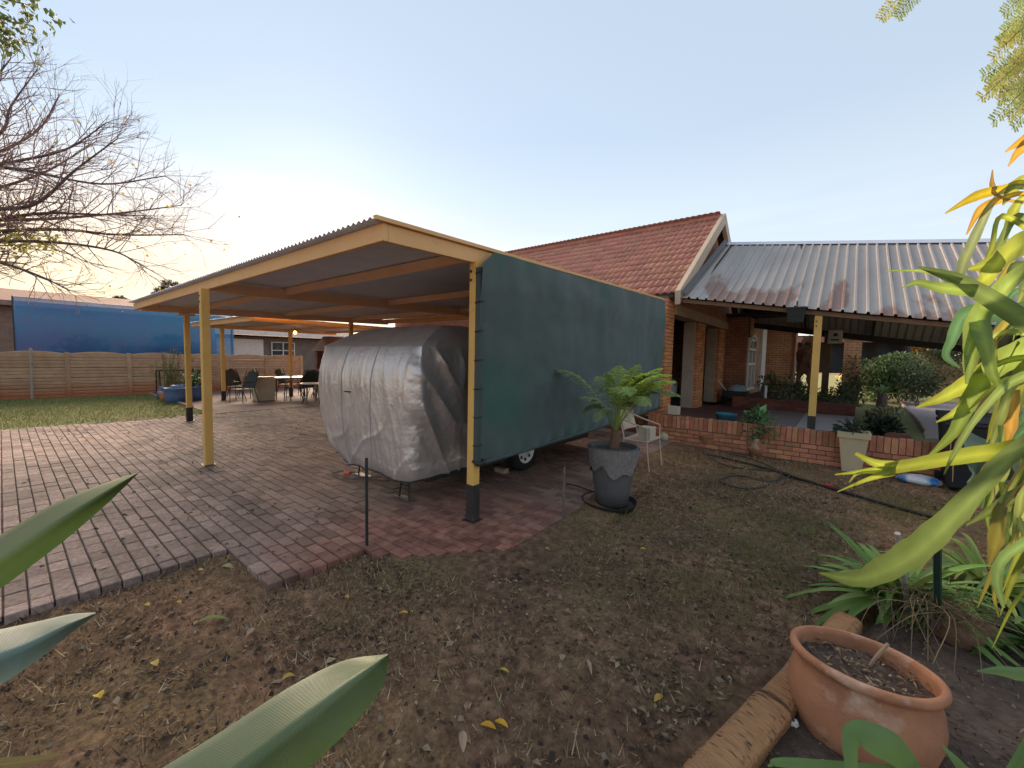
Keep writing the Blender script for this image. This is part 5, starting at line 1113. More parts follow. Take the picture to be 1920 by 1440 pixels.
# drooping dried banana style leaves near the wing corner
dl = thing('dried_plant', (-.95, 16.0, .36), 'tall plant with drooping dried orange brown leaves by the wing', 'plant'); q = aty(1500, 640, 16.0)
MB().tube([(q[0], 16.0, .36), (q[0] + .05, 16.0, 2.2)], [.08, .05], 8).build('stem', bark, dl)
for i, (tx, ty_, w) in enumerate(((1525, 660, .35), (1500, 690, .4), (1492, 720, .4), (1520, 705, .35), (1505, 650, .3), (1515, 735, .3))):
    e = aty(tx, ty_, 15.8 - .1 * i); s0 = np.array([q[0], 16.0, 2.15 - i * .12]); mdp = (s0 + e) / 2 + [.1, -.1, .22]
    MB().ribbon(smooth_path([s0, mdp, e], 6), w * np.sin(np.linspace(.15, .95, 13) * math.pi), (0.6, -.5, .3), .25, np.array([.30, .15, .085]) * rng.uniform(.7, 1.2), 4, .12).build('leaf', dryleaf, dl)
def brick_column(px, lb):
    c0 = aty(px, 640, 17.0); c = thing('brick_column', (c0[0], 17, .36), lb, 'column'); MB().box((c0[0] - .22, 16.8, .3), (c0[0] + .22, 17.2, 2.38)).build('shaft', hb2, c); MB().box((c0[0] - .26, 16.76, 2.38), (c0[0] + .26, 17.24, 2.46)).build('cap', mat('cap', (.3, .2, .15), None), c)
    bush('x', (c0[0] + .05, 16.7, 1.2), (.3, .12, .7), 260, .1, (.13, .11, .05), '', parent=c, base_z=.36, stems=3)
brick_column(1600, 'square brick column with dry creeper behind the shelter')
mpx = aty(1548, 700, 14.6); wp = thing('wooden_post', (mpx[0], 14.6, .36), 'brown wooden post at the rear of the shelter with a white box', 'post')
MB().box((mpx[0] - .08, 14.5, .3), (mpx[0] + .08, 14.66, 2.45)).build('post', mat('post_wood', (.16, .10, .055), None, 5, .8, .3, 40, stretch=(8, 8, 1)), wp)
m_ = aty(1567, 632, 14.48); mbx = thing('meter_box', (m_[0], 14.5, m_[2] - .18), 'white electrical meter box on the brown wooden post', 'box')
MB().box((m_[0] - .17, 14.40, m_[2] - .18), (m_[0] + .15, 14.49, m_[2] + .18)).build('case', mat('box_white', (.6, .56, .48), None), mbx, bevel=.01); MB().box((m_[0] - .05, 14.385, m_[2] + .02), (m_[0] + .04, 14.399, m_[2] + .10)).build('meter_window', black, mbx); MB().box((m_[0] - .1, 14.385, m_[2] - .1), (m_[0] + .08, 14.399, m_[2] - .06)).build('label_strip', metal_dark, mbx)
lapa = thing('dark_awning', (-.3, 20, .36), 'dark draped awning with reddish roof edge beyond the brick column', 'awning')
MB().box((-3.2, 19.6, 2.42), (2.0, 19.75, 2.62)).build('fascia', mat('awning_fascia', (.42, .24, .2), None), lapa); MB().box((-3.4, 19.7, 2.6), (2.2, 24, 2.68)).build('roof', darkt, lapa)
Gd = np.array([[(x, 20.2 + .08 * math.sin(x * 9 + z), z) for x in np.linspace(-3, 1.9, 60)] for z in np.linspace(1.25, 2.5, 8)]); MB().grid(Gd).build('cloth', mat('awning_cloth', (.03, .03, .042), None, 3, .6, .1), lapa, smooth=True)
for x in (-2.8, 1.8): MB().tube([(x, 19.8, .3), (x, 19.8, 2.6)], .05, 8).build('post', bark, lapa)
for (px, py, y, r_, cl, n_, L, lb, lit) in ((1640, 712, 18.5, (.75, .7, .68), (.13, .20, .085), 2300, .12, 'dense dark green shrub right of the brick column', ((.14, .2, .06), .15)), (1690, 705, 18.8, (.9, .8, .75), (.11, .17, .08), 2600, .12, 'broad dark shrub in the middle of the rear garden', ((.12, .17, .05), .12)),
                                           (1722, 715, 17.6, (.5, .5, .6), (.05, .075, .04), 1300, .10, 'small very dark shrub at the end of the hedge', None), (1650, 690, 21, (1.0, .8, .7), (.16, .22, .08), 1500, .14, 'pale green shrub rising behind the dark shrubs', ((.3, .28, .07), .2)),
                                           (1760, 690, 23.5, (1.3, .5, .7), (.11, .13, .08), 1500, .13, 'grey green shrub in front of the far precast wall', None)):
    c = aty(px, py, y); bush('garden_shrub', c, r_, n_, L, cl, lb, 'shrub', 'shrubs in the rear garden', base_z=.36, lit=lit)
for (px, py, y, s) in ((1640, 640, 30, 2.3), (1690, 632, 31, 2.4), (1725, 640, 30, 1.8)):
    c = aty(px, py, y); bush('sunlit_tree', c, (s, s, s * 1.1), 1800, .3, (.75, .46, .07), 'far tree behind the garden shrubs with golden sunlight painted into its leaves', 'tree', 'sunlit trees behind the garden', base_z=.3, stems=5, var=.3)  # golden low sunlight on these trees is painted into the leaf colour
for (px, py, y, s, cl) in ((1780, 610, 29, 2.6, (.05, .06, .04)), (1850, 600, 28, 3.0, (.055, .06, .035)), (1905, 590, 24, 2.4, (.07, .07, .04))):
    c = aty(px, py, y); bush('background_tree', c, (s, s, s), 2200, .26, cl, 'dull green tree behind the far precast wall', 'tree', 'trees behind the far wall', base_z=.3, stems=6)
pa = aty(1657, 712, 16.4); spk = thing('cycad', (pa[0], 16.4, .36), 'bright green spiky cycad in front of the dark shrubs', 'plant')
for i in range(22):
    a = rng.uniform(0, 6.28); el = rng.uniform(.2, 1.2); d = np.array([math.cos(a) * math.cos(el), math.sin(a) * math.cos(el), math.sin(el)]); b0 = np.array([pa[0], 16.4, .75]); t = np.linspace(0, 1, 7)
    MB().ribbon(b0 + np.outer(t, d) * .62 - np.outer(t ** 2, [0, 0, .22]), .05 * np.sin(np.linspace(.3, .98, 7) * math.pi), np.cross(d, [0, 0, 1]), .3, np.array([.12, .2, .05]) * rng.uniform(.7, 1.3), 2).build('leaf', leafm, spk)
MB().tube([(pa[0], 16.4, .33), (pa[0], 16.4, .78)], [.14, .1], 8).build('stem', bark, spk)
precast_wall('precast_wall', 'far precast wall with slim boards beyond the rear garden shrubs', (2.3, 24.2, .3), (1, 0), 7, 1.5, (.33, .33, .33, .33), True)
og = aty(1848, 700, 13.8); gp = thing('gate_pillar', (og[0], 13.8, .36), 'slim warm orange pillar near the garden path', 'pillar')
MB().box((og[0] - .09, 13.7, .3), (og[0] + .09, 13.9, 1.35)).build('shaft', mat('orange_render', (.62, .28, .12), (.5, .22, .1), 5, .7, .1), gp, bevel=.01); MB().box((og[0] - .13, 13.66, 1.352), (og[0] + .13, 13.94, 1.41)).build('cap', mat('pillar_cap', (.5, .3, .2), None), gp)  # shaft in a warm orange base colour
rk = MB(); 
for i, (px, py) in enumerate(((1690, 822), (1675, 826))):
    c = aty(px, py, 8.7); Gd = [[(c[0] + .12 * math.sin(math.pi * k / 6) * math.cos(a) * (1 + .3 * mnoise.noise((a, k, i))), 8.75 + .1 * math.sin(math.pi * k / 6) * math.sin(a), FL + .05 - .07 * math.cos(math.pi * k / 6)) for a in np.linspace(0, 6.283, 10, endpoint=False)] for k in range(7)]
    o = MB().grid(np.array(Gd), closed=True).build('edging_rock', mat('red_rock', (.16, .06, .045), None, 8, .9, .5, 30), base=(c[0], 8.75, FL - .02)); tag(o, 'rough dark red rock behind the low brick wall top', 'rock', 'rocks behind the low wall')

# ================================================================== FOREGROUND BED
bedpoly = [(-.34, 1.2), (-.30, 1.64), (.20, 3.22), (.35, 3.9), (2.6, 4.4), (2.6, .6), (.1, .6)]
Gd = []
for y in np.linspace(.7, 4.0, 70):
    xl = -.32 + (y - 1.64) * .316; Gd.append([(xl + (2.6 - xl) * t ** 1.3, y, -.03 + .05 * min(1, t * 6) + .03 * fnoise(xl + 2.9 * t, y, 2, 3) + .012 * fnoise(xl + 2.9 * t, y, 2, 14) - (.05 if t == 0 or y > 3.95 else 0)) for t in np.linspace(0, 1, 70)])
tag(MB().grid(np.array(Gd)[:, ::-1][:, ::-1]).build('bed', soilm, base=(1, 2.4, -.05), smooth=True), kind='structure')
k = 2600; Pb = np.c_[rng.uniform(-.2, 1.6, k), rng.uniform(1.0, 3.6, k)]; Pb = Pb[Pb[:, 0] > -.22 + (Pb[:, 1] - 1.64) * .316]; k = len(Pb)
zb_ = np.array([-.03 + .05 * min(1, ((x - (-.32 + (y - 1.64) * .316)) / 2.9) ** (1 / 1.3) * 6) + .03 * fnoise(x, y, 2, 3) for x, y in Pb]) + .015
tag(MB().leaves(np.c_[Pb, zb_], rnd3(k) * [1, 1, .5], rnd3(k) * .6 + [0, 0, 1], rng.uniform(.012, .04, k), rng.uniform(.004, .014, k), pal[rng.integers(0, 5, k)] * rng.uniform(.3, .9, (k, 1))).build('bed_litter', dryleaf, base=(.6, 2.2, -.03)), 'dark leaf crumbs scattered over the flower bed soil', 'leaf litter', kind='stuff')
logm = mat('log_wood', (.50, .26, .12), (.34, .165, .075), 2.2, .85, 1.0, 3.2, stretch=(.03, .2, .03), rotz=R(72.5), spots=(.07, .04, .025), sscale=2.0, sth=.57, detail=8)
def log(p, q, r_, label):
    p, q = np.array(p), np.array(q); t = np.linspace(0, 1, 60); d = (q - p) / np.linalg.norm(q - p); sd = np.cross(d, [0, 0, 1]); sd /= np.linalg.norm(sd); L_ = np.linalg.norm(q - p); Gd = []
    for ti in t:
        c = p + (q - p) * ti; row = []
        for a in np.linspace(0, 2 * math.pi, 44, endpoint=False):
            ca, sa = math.cos(a), math.sin(a); ca, sa = math.copysign(abs(ca) ** .62, ca), math.copysign(abs(sa) ** .62, sa)
            k_ = 1 + .05 * mnoise.noise((ca * 2, sa * 2, ti * L_ * 3)) + .07 * mnoise.noise((ca * 9, sa * 9, ti * L_ * 2.2)) + .05 * mnoise.noise((ca * 20, sa * 20, ti * L_ * 7))
            row.append(c + (sd * ca * 1.0 + np.array([0, 0, 1]) * sa * .72) * r_ * k_)
        Gd.append(row)
    mb = MB().grid(np.array(Gd), closed=True)
    mb.f += [tuple(range(44)), tuple(59 * 44 + j for j in range(43, -1, -1))]
    return tag(mb.build('edging_log', logm, base=p - [0, 0, r_ * .72], smooth=True), label, 'log', 'logs edging the flower bed')
la_, lc_ = gz(1352, 1440, .02), gz(1590, 1166, .02); dl_ = (lc_ - la_) / np.linalg.norm(lc_ - la_); LL = np.linalg.norm(lc_ - la_); lb_ = la_ + dl_ * LL * .30
log(la_ - dl_ * .5, lb_, .078, 'rough orange brown timber edging the bed below the round pot')
lg2 = log(lb_ + dl_ * .012, lc_, .070, 'rough orange brown timber edging the bed behind the round pot')
MB_ = MB().tube([lb_ + np.array([dl_[1] * math.cos(a), -dl_[0] * math.cos(a), math.sin(a) * .78]) * .086 for a in np.linspace(0, 2 * math.pi, 22)], .005, 5, cap=False); MB_.build('wire_tie', mat('rusty_wire', (.12, .06, .04), None), lg2)
# big round terracotta pot, tipped towards the bed
pc_ = gd(1612, 1330, 1.82); tilt = Matrix.Rotation(R(-17), 3, Vector(CC * [1, 1, 0]).normalized()) @ Matrix.Rotation(R(-5), 3, Vector(CA))
tilt = np.array(Matrix.Rotation(R(5), 3, Vector((CC[0], CC[1], 0)).normalized()) @ Matrix.Rotation(R(-6), 3, Vector((CA[0], CA[1], 0)).normalized()))
hh = .222; prof = [(r_ * .93, z_ * .945) for r_, z_ in [(.001, -.235), (.14, -.235), (.19, -.205), (.255, -.10), (.285, .0), (.29, .06), (.278, .13), (.262, .175), (.268, .19), (.285, .20), (.293, .215), (.290, .232), (.272, .24), (.262, .235), (.258, .21), (.262, .12), (.262, .10)]]
rp_ = thing('round_pot', (pc_[0], pc_[1], pc_[2] - hh), 'large tilted round terracotta pot filled with dry soil', 'pot')
MB().lathe(prof, pc_, 64, tilt, cap=False).build('pot', terracotta, rp_, smooth=True)
Gd = [[(r_ * math.cos(a), r_ * math.sin(a), 0.150 + .03 * mnoise.noise((r_ * math.cos(a) * 9, r_ * math.sin(a) * 9, 0)) + .02 * mnoise.noise((r_ * math.cos(a) * 30, r_ * math.sin(a) * 30, 0))) for a in np.linspace(0, 2 * math.pi, 48, endpoint=False)] for r_ in np.linspace(.244, .002, 16)]
so_ = np.array(Gd) @ tilt.T + pc_; MB().grid(so_, closed=True).build('soil', soilm, rp_, smooth=True)
k = 260; a = rng.uniform(0, 6.28, k); r_ = .24 * np.sqrt(rng.random(k)); Pq = np.c_[r_ * np.cos(a), r_ * np.sin(a), np.full(k, .168)] @ tilt.T + pc_
MB().leaves(Pq, rnd3(k) * [1, 1, .4], rnd3(k) * .5 + [0, 0, 1], rng.uniform(.015, .05, k), rng.uniform(.006, .014, k), pal[rng.integers(0, 5, k)] * 1.1).build('dead_leaves', dryleaf, rp_)
MB().tube(smooth_path([pc_ + tilt @ np.array(q) for q in ((.02, .08, .14), (.05, .10, .21), (.09, .14, .27))], 3), .008, 6).build('dead_stalk', mat('stalk', (.3, .2, .13), None), rp_)
for i, (px, py, r_) in enumerate(((1487, 1360, .022), (1545, 1437, .016))):
    p = gz(px, py, .0); o = MB().lathe([(.001, -.9 * r_), (r_, -.2 * r_), (.8 * r_, .5 * r_), (.001, .8 * r_)], p + [0, 0, r_ * .6], 7, cap=False).build('white_pebble', whitepaint, base=p - [0, 0, .01]); tag(o, 'small white pebble on the dark bed soil', 'pebble', 'pebbles in the bed')
# second clay pot with strap-leaf plant and dead fern
p2 = gz(1775, 1232, .0) + [.02, .12, .0]; cp2 = thing('clivia_pot', (p2[0], p2[1], p2[2]), 'tilted clay pot with strap leaved plants behind the round pot', 'potted plant')
tl2 = np.array(Matrix.Rotation(R(24), 3, Vector((CC[0], CC[1], 0)).normalized())); MB().lathe([(.001, -.05), (.08, -.05), (.11, .05), (.125, .13), (.135, .15), (.12, .15), (.11, .08), (.001, .09)], p2 + [0.03, .05, .06], 32, tl2, cap=False).build('pot', mat('dull_clay', (.22, .13, .085), None, 6, .9, .3), cp2, smooth=True)
def strap_plant(parent, c, n_, L, w, col, lean=(0, 0), name='leaf', lo=.15, hi=1.1):
    for i in range(n_):
        a = rng.uniform(0, 6.28); el = rng.uniform(lo, hi); l_ = L * rng.uniform(.7, 1.2); d = np.array([math.cos(a) * math.cos(el) + lean[0], math.sin(a) * math.cos(el) + lean[1], math.sin(el)]); d /= np.linalg.norm(d)
        t = np.linspace(0, 1, 10); pts = np.array(c) + np.outer(t, d) * l_ - np.outer(t ** 2.2, [0, 0, 1]) * l_ * rng.uniform(.25, .6) + np.outer(t * t, rnd3(1)[0]) * .04
        wd = w * np.minimum(1, np.sin(np.clip(.25 + t * .74, 0, .99) * math.pi) ** .7 + .02) * rng.uniform(.8, 1.2)
        sd = np.cross(d, [0, 0, 1.]); MB().ribbon(pts, wd, sd, .22, np.array(col) * rng.uniform(.65, 1.3) * [rng.uniform(.85, 1.2), 1, rng.uniform(.7, 1.2)], 4).build(name, leafm, parent, smooth=True)
c = gz(1670, 1165, .0); cv1 = thing('strap_leaf_plant', (c[0] + .05, c[1] + .25, -.02), 'clump of broad green strap leaves behind the edging log', 'plant')
strap_plant(cv1, (c[0] + .05, c[1] + .25, .0), 90, .68, .058, (.19, .33, .08))
c2 = gz(1840, 1130, .0); cv2 = thing('strap_leaf_plant', (c2[0] + .05, c2[1] + .15, -.02), 'clump of yellowish strap leaves beside the clay pot', 'plant')
strap_plant(cv2, (c2[0] + .05, c2[1] + .15, .0), 56, .66, .055, (.26, .36, .09))
c3 = gz(1905, 1215, .0); cv3 = thing('strap_leaf_plant', (c3[0] + .1, c3[1] + .1, -.02), 'clump of deep green strap leaves right of the clay pot', 'plant'); strap_plant(cv3, (c3[0] + .1, c3[1] + .1, .0), 46, .6, .05, (.13, .24, .07))
bush('x', p2 + [-.08, -.02, .24], (.26, .22, .12), 700, .07, (.14, .12, .055), '', parent=cp2, base_z=.1, W=.08, stems=6, m=dryleaf)
dr = MB()
for i in range(26):
    b0 = p2 + [rng.normal(-.05, .08), rng.normal(0, .06), .26]; e = b0 + [rng.normal(0, .25), rng.normal(-.15, .12), -rng.uniform(.1, .3)]
    dr.tube(smooth_path([b0, (b0 + e) / 2 + [rng.normal(0, .05), -.04, .12], e], 4), .0022, 4, np.array([.27, .2, .11]) * rng.uniform(.6, 1.2))
dr.build('dry_stalks', dryleaf, cp2)
# two canes in the bed
sw = gd(1690, 1045, 2.35); s2 = gz(1705, 1140, .02); tag(MB().tube([s2 + [0, 0, -.05], sw + [0, 0, .0], gd(1683, 1000, 2.3)], .014, 8).build('garden_cane', mat('pale_cane', (.42, .36, .32), None, 20, .8, .2), base=s2), 'weathered pale cane stuck upright among the strap leaves', 'cane')
s3 = gz(1760, 1180, .02); tag(MB().tube([s3 + [0, 0, -.05], gd(1757, 1000, 2.05)], .017, 8).build('plant_stake', mat('green_stake', (.02, .055, .05), None, 20, .5), base=s3), 'dark green plant stake rising from the bed', 'stake')

# ================================================================== STAGHORN STYLE FERN ON THE RIGHT (hangs on a pole just outside the frame)
hub = gd(2080, 660, 1.22); sf = thing('staghorn_fern', (hub[0], hub[1], -.04), 'hanging fern with long forked yellow green fronds on a pole', 'fern')
MB().tube([(hub[0] + .06, hub[1] + .05, -.06), (hub[0] + .06, hub[1] + .05, hub[2] + 1.0)], .04, 12).build('pole', bark, sf)
MB().lathe([(.001, -.16), (.12, -.1), (.15, 0), (.12, .1), (.001, .16)], hub, 16, cap=False).build('root_ball', soilm, sf, smooth=True)
def vein_leaf(name, trans, spots, sth):
    M = mat(name, (1, 1, 1), (.80, .82, .78), 7, .42, 0, attr=True, trans=trans, spec=.45, spots=spots, sscale=26, sth=sth)
    n, l = M.node_tree.nodes, M.node_tree.links; b = n['Principled BSDF']
    uv = n.new('ShaderNodeAttribute'); uv.attribute_name = 'vein'; w = n.new('ShaderNodeTexWave'); w.inputs['Scale'].default_value = 26; w.inputs['Distortion'].default_value = .6; w.inputs['Detail'].default_value = 1.5; w.wave_type = 'BANDS'
    l.new(uv.outputs['Vector'], w.inputs['Vector']); bp = n.new('ShaderNodeBump'); bp.inputs['Strength'].default_value = .3; bp.inputs['Distance'].default_value = .004; l.new(w.outputs['Fac'], bp.inputs['Height']); l.new(bp.outputs[0], b.inputs['Normal'])
    src = b.inputs['Base Color'].links[0].from_socket; mr = n.new('ShaderNodeMapRange'); mr.inputs[3].default_value = .74; mr.inputs[4].default_value = 1.14; l.new(w.outputs['Fac'], mr.inputs[0])
    ml = n.new('ShaderNodeMix'); ml.data_type = 'RGBA'; ml.blend_type = 'MULTIPLY'; ml.inputs[0].default_value = 1; l.new(src, ml.inputs[6]); l.new(mr.outputs[0], ml.inputs[7]); l.new(ml.outputs[2], b.inputs['Base Color']); return M
frm = vein_leaf('frond_leaf', .55, (.55, .40, .25), .70)
YG, LG, OL, DG, OR = (.30, .35, .05), (.22, .31, .065), (.15, .21, .06), (.08, .17, .08), (.50, .30, .04)
VW = np.array(CC)
def frond(strokes, name='frond', tw=0., wk=.60):
    mb = MB(); uvs = []
    for pts, wid, col in strokes:
        P_ = smooth_path([gd(x, y, w) for x, y, w in pts], 6); k = len(P_); t_ = np.linspace(0, 1, k)
        W_ = np.interp(t_, np.linspace(0, 1, len(wid)), wid) / F * np.linalg.norm((P_ - CO), axis=1)
        T_ = np.gradient(P_, axis=0); sd = np.cross(T_, np.array(VW) + np.array([0, 0, .35 + tw])); 
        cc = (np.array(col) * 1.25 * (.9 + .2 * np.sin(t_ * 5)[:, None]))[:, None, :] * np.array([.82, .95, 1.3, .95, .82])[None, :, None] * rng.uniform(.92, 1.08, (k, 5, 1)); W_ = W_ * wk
        mb.ribbon(P_, W_, sd, .05, cc.reshape(-1, 3), 4, .02); uvs.append(np.stack(np.broadcast_arrays(np.linspace(-.22, .22, 5)[None, :] + .02 * rng.normal(), t_[:, None], 0.), -1).reshape(-1, 3))
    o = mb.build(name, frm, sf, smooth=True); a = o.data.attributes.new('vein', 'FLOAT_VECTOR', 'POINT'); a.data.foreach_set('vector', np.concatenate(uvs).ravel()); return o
H_ = (2080, 660, 1.22)
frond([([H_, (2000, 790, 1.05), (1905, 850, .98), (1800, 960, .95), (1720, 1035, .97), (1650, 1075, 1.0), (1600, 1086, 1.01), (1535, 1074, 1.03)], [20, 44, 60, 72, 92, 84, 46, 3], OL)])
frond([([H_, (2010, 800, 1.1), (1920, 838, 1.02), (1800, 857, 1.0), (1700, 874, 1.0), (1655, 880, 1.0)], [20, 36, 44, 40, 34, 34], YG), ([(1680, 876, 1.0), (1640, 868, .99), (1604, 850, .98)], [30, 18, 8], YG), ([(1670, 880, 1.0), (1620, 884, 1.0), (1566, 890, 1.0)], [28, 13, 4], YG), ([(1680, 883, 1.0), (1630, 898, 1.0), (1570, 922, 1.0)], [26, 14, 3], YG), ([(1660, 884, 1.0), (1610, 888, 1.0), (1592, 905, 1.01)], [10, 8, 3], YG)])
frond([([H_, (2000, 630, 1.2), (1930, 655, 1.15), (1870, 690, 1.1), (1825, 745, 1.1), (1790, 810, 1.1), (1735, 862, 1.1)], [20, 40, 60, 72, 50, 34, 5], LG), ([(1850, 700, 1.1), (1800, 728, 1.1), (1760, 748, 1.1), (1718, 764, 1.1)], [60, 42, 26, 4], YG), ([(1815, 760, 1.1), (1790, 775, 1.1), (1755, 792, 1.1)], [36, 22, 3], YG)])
frond([([H_, (1990, 690, 1.0), (1900, 715, .98), (1835, 780, .97), (1790, 850, .97), (1770, 890, .98)], [16, 20, 26, 22, 14, 3], (.20, .28, .08))])
frond([([H_, (2000, 640, 1.05), (1930, 605, 1.0), (1850, 555, .98), (1790, 522, .98), (1722, 500, 1.0)], [20, 34, 38, 34, 26, 4], OL), ([(1830, 545, .98), (1770, 540, .98), (1720, 530, 1.0), (1690, 540, 1.01)], [26, 22, 12, 2], LG), ([(1800, 528, .98), (1740, 510, 1.0), (1700, 507, 1.0), (1660, 508, 1.0)], [16, 8, 4, 2], LG)])
frond([([(1930, 500, 1.05), (1880, 545, 1.02), (1838, 600, 1.0), (1826, 660, 1.0), (1812, 720, 1.0)], [30, 50, 62, 44, 6], LG), ([(1836, 600, 1.0), (1850, 650, .99), (1862, 700, .99), (1880, 735, .99)], [50, 34, 22, 5], LG), ([(1828, 620, 1.0), (1812, 670, 1.0), (1808, 702, 1.0)], [26, 16, 3], LG), ([H_, (2010, 520, 1.1), (1930, 500, 1.05)], [16, 24, 30], LG)])
frond([([(1860, 590, 1.02), (1810, 590, 1.04), (1785, 640, 1.06), (1775, 668, 1.08), (1800, 690, 1.1)], [34, 36, 26, 16, 3], DG), ([H_, (1960, 585, 1.1), (1860, 590, 1.02)], [14, 26, 34], DG)])
frond([([H_, (1990, 470, 1.15), (1925, 455, 1.12), (1870, 490, 1.1), (1815, 505, 1.1)], [14, 34, 50, 44, 4], YG), ([(1880, 480, 1.1), (1850, 520, 1.1), (1826, 536, 1.1)], [40, 44, 5], YG)])
frond([([H_, (1990, 400, 1.2), (1915, 350, 1.2), (1868, 372, 1.2), (1836, 430, 1.2), (1805, 500, 1.2), (1800, 545, 1.2)], [8, 10, 9, 12, 24, 26, 4], (.22, .27, .13))])
for s_, w_, c_ in (([(1930, 345, 1.2), (1880, 355, 1.2), (1830, 368, 1.2), (1772, 400, 1.2)], [6, 16, 20, 3], (.42, .33, .02)), ([(1930, 365, 1.2), (1875, 375, 1.2), (1838, 395, 1.2), (1812, 440, 1.2)], [6, 14, 20, 3], OR), ([(1990, 215, 1.25), (1930, 255, 1.25), (1884, 285, 1.25)], [14, 20, 3], OR), ([(1990, 235, 1.25), (1920, 275, 1.25), (1890, 312, 1.25)], [16, 22, 3], OR), ([(1930, 370, 1.2), (1900, 400, 1.2), (1880, 450, 1.2)], [10, 26, 3], YG), ([(1935, 340, 1.2), (1900, 355, 1.2), (1880, 385, 1.2)], [14, 30, 4], YG), ([(1880, 372, 1.2), (1862, 350, 1.2), (1861, 318, 1.2)], [5, 12, 2], (.32, .2, .05))):
    frond([(([H_, (2000, 420, 1.22)] + s_), [4, 6] + w_, c_)], 'frond')
frond([([(2060, 900, 1.0), (1985, 950, .98), (1935, 1010, .97), (1885, 1045, .97), (1870, 1085, .97), (1882, 1140, .97)], [20, 30, 34, 34, 24, 5], (.20, .32, .10)), ([H_, (2080, 800, 1.1), (2060, 900, 1.0)], [14, 18, 20], OL)])
frond([([H_, (2060, 860, 1.2), (1960, 900, 1.15), (1880, 945, 1.12), (1812, 985, 1.1)], [16, 24, 36, 40, 5], (.16, .22, .06)), ([(1880, 945, 1.12), (1870, 1010, 1.1), (1855, 1060, 1.1)], [38, 44, 6], (.22, .2, .04))])
frond([([H_, (2050, 930, 1.3), (1950, 985, 1.25), (1880, 1010, 1.25), (1855, 1045, 1.25)], [16, 30, 46, 46, 6], (.11, .17, .05))])
frond([([H_, (2000, 700, 1.15), (1935, 690, 1.12), (1880, 770, 1.12), (1850, 830, 1.12)], [16, 36, 54, 40, 4], (.24, .26, .045)), ([(1900, 730, 1.12), (1895, 800, 1.12), (1880, 850, 1.12)], [34, 34, 4], (.42, .25, .06))])
for i in range(54):
    x0_, y0_ = rng.uniform(1890, 1990), rng.uniform(360, 1080); dx_, dy_ = rng.uniform(-95, -30), rng.uniform(30, 150); w_ = rng.uniform(1.05, 1.35); cw = rng.uniform(10, 26)
    c_ = [YG, LG, OL, (.30, .26, .05), DG, (.33, .40, .12)][i % 6]
    tips_ = [([(x0_ + dx_ * .55, y0_ + dy_ * .55, w_), (x0_ + dx_ * .8 + 18, y0_ + dy_ * .85, w_ - .01), (x0_ + dx_ + 40, y0_ + dy_ * 1.15, w_ - .01)], [cw * .7, cw * .5, 2], c_)] if i % 2 else []
    frond([([H_, (2040, (y0_ + 660) / 2, w_ + .05), (x0_, y0_, w_), (x0_ + dx_ * .55, y0_ + dy_ * .45, w_), (x0_ + dx_, y0_ + dy_, w_)], [8, 12, cw, cw * 1.1, 2], c_)] + tips_)
for i in range(9):
    x0_, y0_ = rng.uniform(1780, 1900), rng.uniform(640, 1020); w_ = 1.12; P_ = smooth_path([gd(x0_ + 60, y0_ - 60, w_), gd(x0_ + 10, y0_, w_), gd(x0_ + rng.normal(0, 10), y0_ + rng.uniform(30, 80), w_)], 5)
    MB().ribbon(P_, np.linspace(.012, .002, len(P_)), CA, .2, (.34, .22, .10), 2).build('withered_tip', dryleaf, sf)
# broad grey-green leaves low on the right
gy_ = thing('grey_leaf_plant', (*gz(1900, 985, -.03)[:2], -.04), 'plant with broad grey green leaves in front of the bin', 'plant'); gb = gz(1900, 985, -.03)
for (pts, w) in (([(1900, 985, 2.9), (1860, 900, 2.75), (1800, 850, 2.6)], 130), ([(1900, 985, 2.9), (1850, 880, 2.7), (1795, 800, 2.6)], 95), ([(1900, 985, 2.9), (1890, 870, 2.7), (1860, 790, 2.6)], 100), ([(1910, 985, 2.9), (1930, 870, 2.8), (1900, 760, 2.7)], 110), ([(1900, 985, 2.9), (1900, 920, 2.6), (1860, 905, 2.45)], 90)):
    P_ = smooth_path([gb] + [gd(*q) for q in pts[1:]], 7); t = np.linspace(0, 1, len(P_)); MB().ribbon(P_, w / F * 2.7 * .5 * np.sin(np.clip(t, .05, .97) ** 1.6 * math.pi), CA, .18, np.array([.11, .17, .12]) * rng.uniform(.8, 1.2), 4).build('leaf', leafm, gy_, smooth=True)
# near green blades at the lower right
lb2 = thing('broad_blade_plant', (*gz(1800, 1600, 0)[:2], -.02), 'fresh green blade leaves rising at the foot of the round pot', 'plant'); b0 = gz(1800, 1600, 0)
for st_, w_ in (([(1760, 1520, 1.25), (1700, 1420, 1.2), (1640, 1385, 1.18), (1600, 1380, 1.18), (1598, 1445, 1.15)], [40, 56, 50, 30, 20]), ([(1850, 1500, 1.25), (1805, 1440, 1.25), (1765, 1395, 1.27)], [30, 24, 2]), ([(1980, 1300, 1.5), (1900, 1262, 1.5), (1832, 1258, 1.5)], [26, 26, 3]), ([(1900, 1480, 1.2), (1500, 1432, 1.2), (1440, 1436, 1.2)], [14, 16, 3])):
    P_ = smooth_path([b0] + [gd(*q) for q in st_], 6); t = np.linspace(0, 1, len(P_)); W_ = np.interp(t, np.linspace(0, 1, len(w_) + 1), [10] + w_) / F * 1.25
    MB().ribbon(P_, W_, np.cross(np.gradient(P_, axis=0), VW + [0, 0, -.9]), .15, (.14, .24, .07), 4).build('leaf', leafm, lb2, smooth=True)

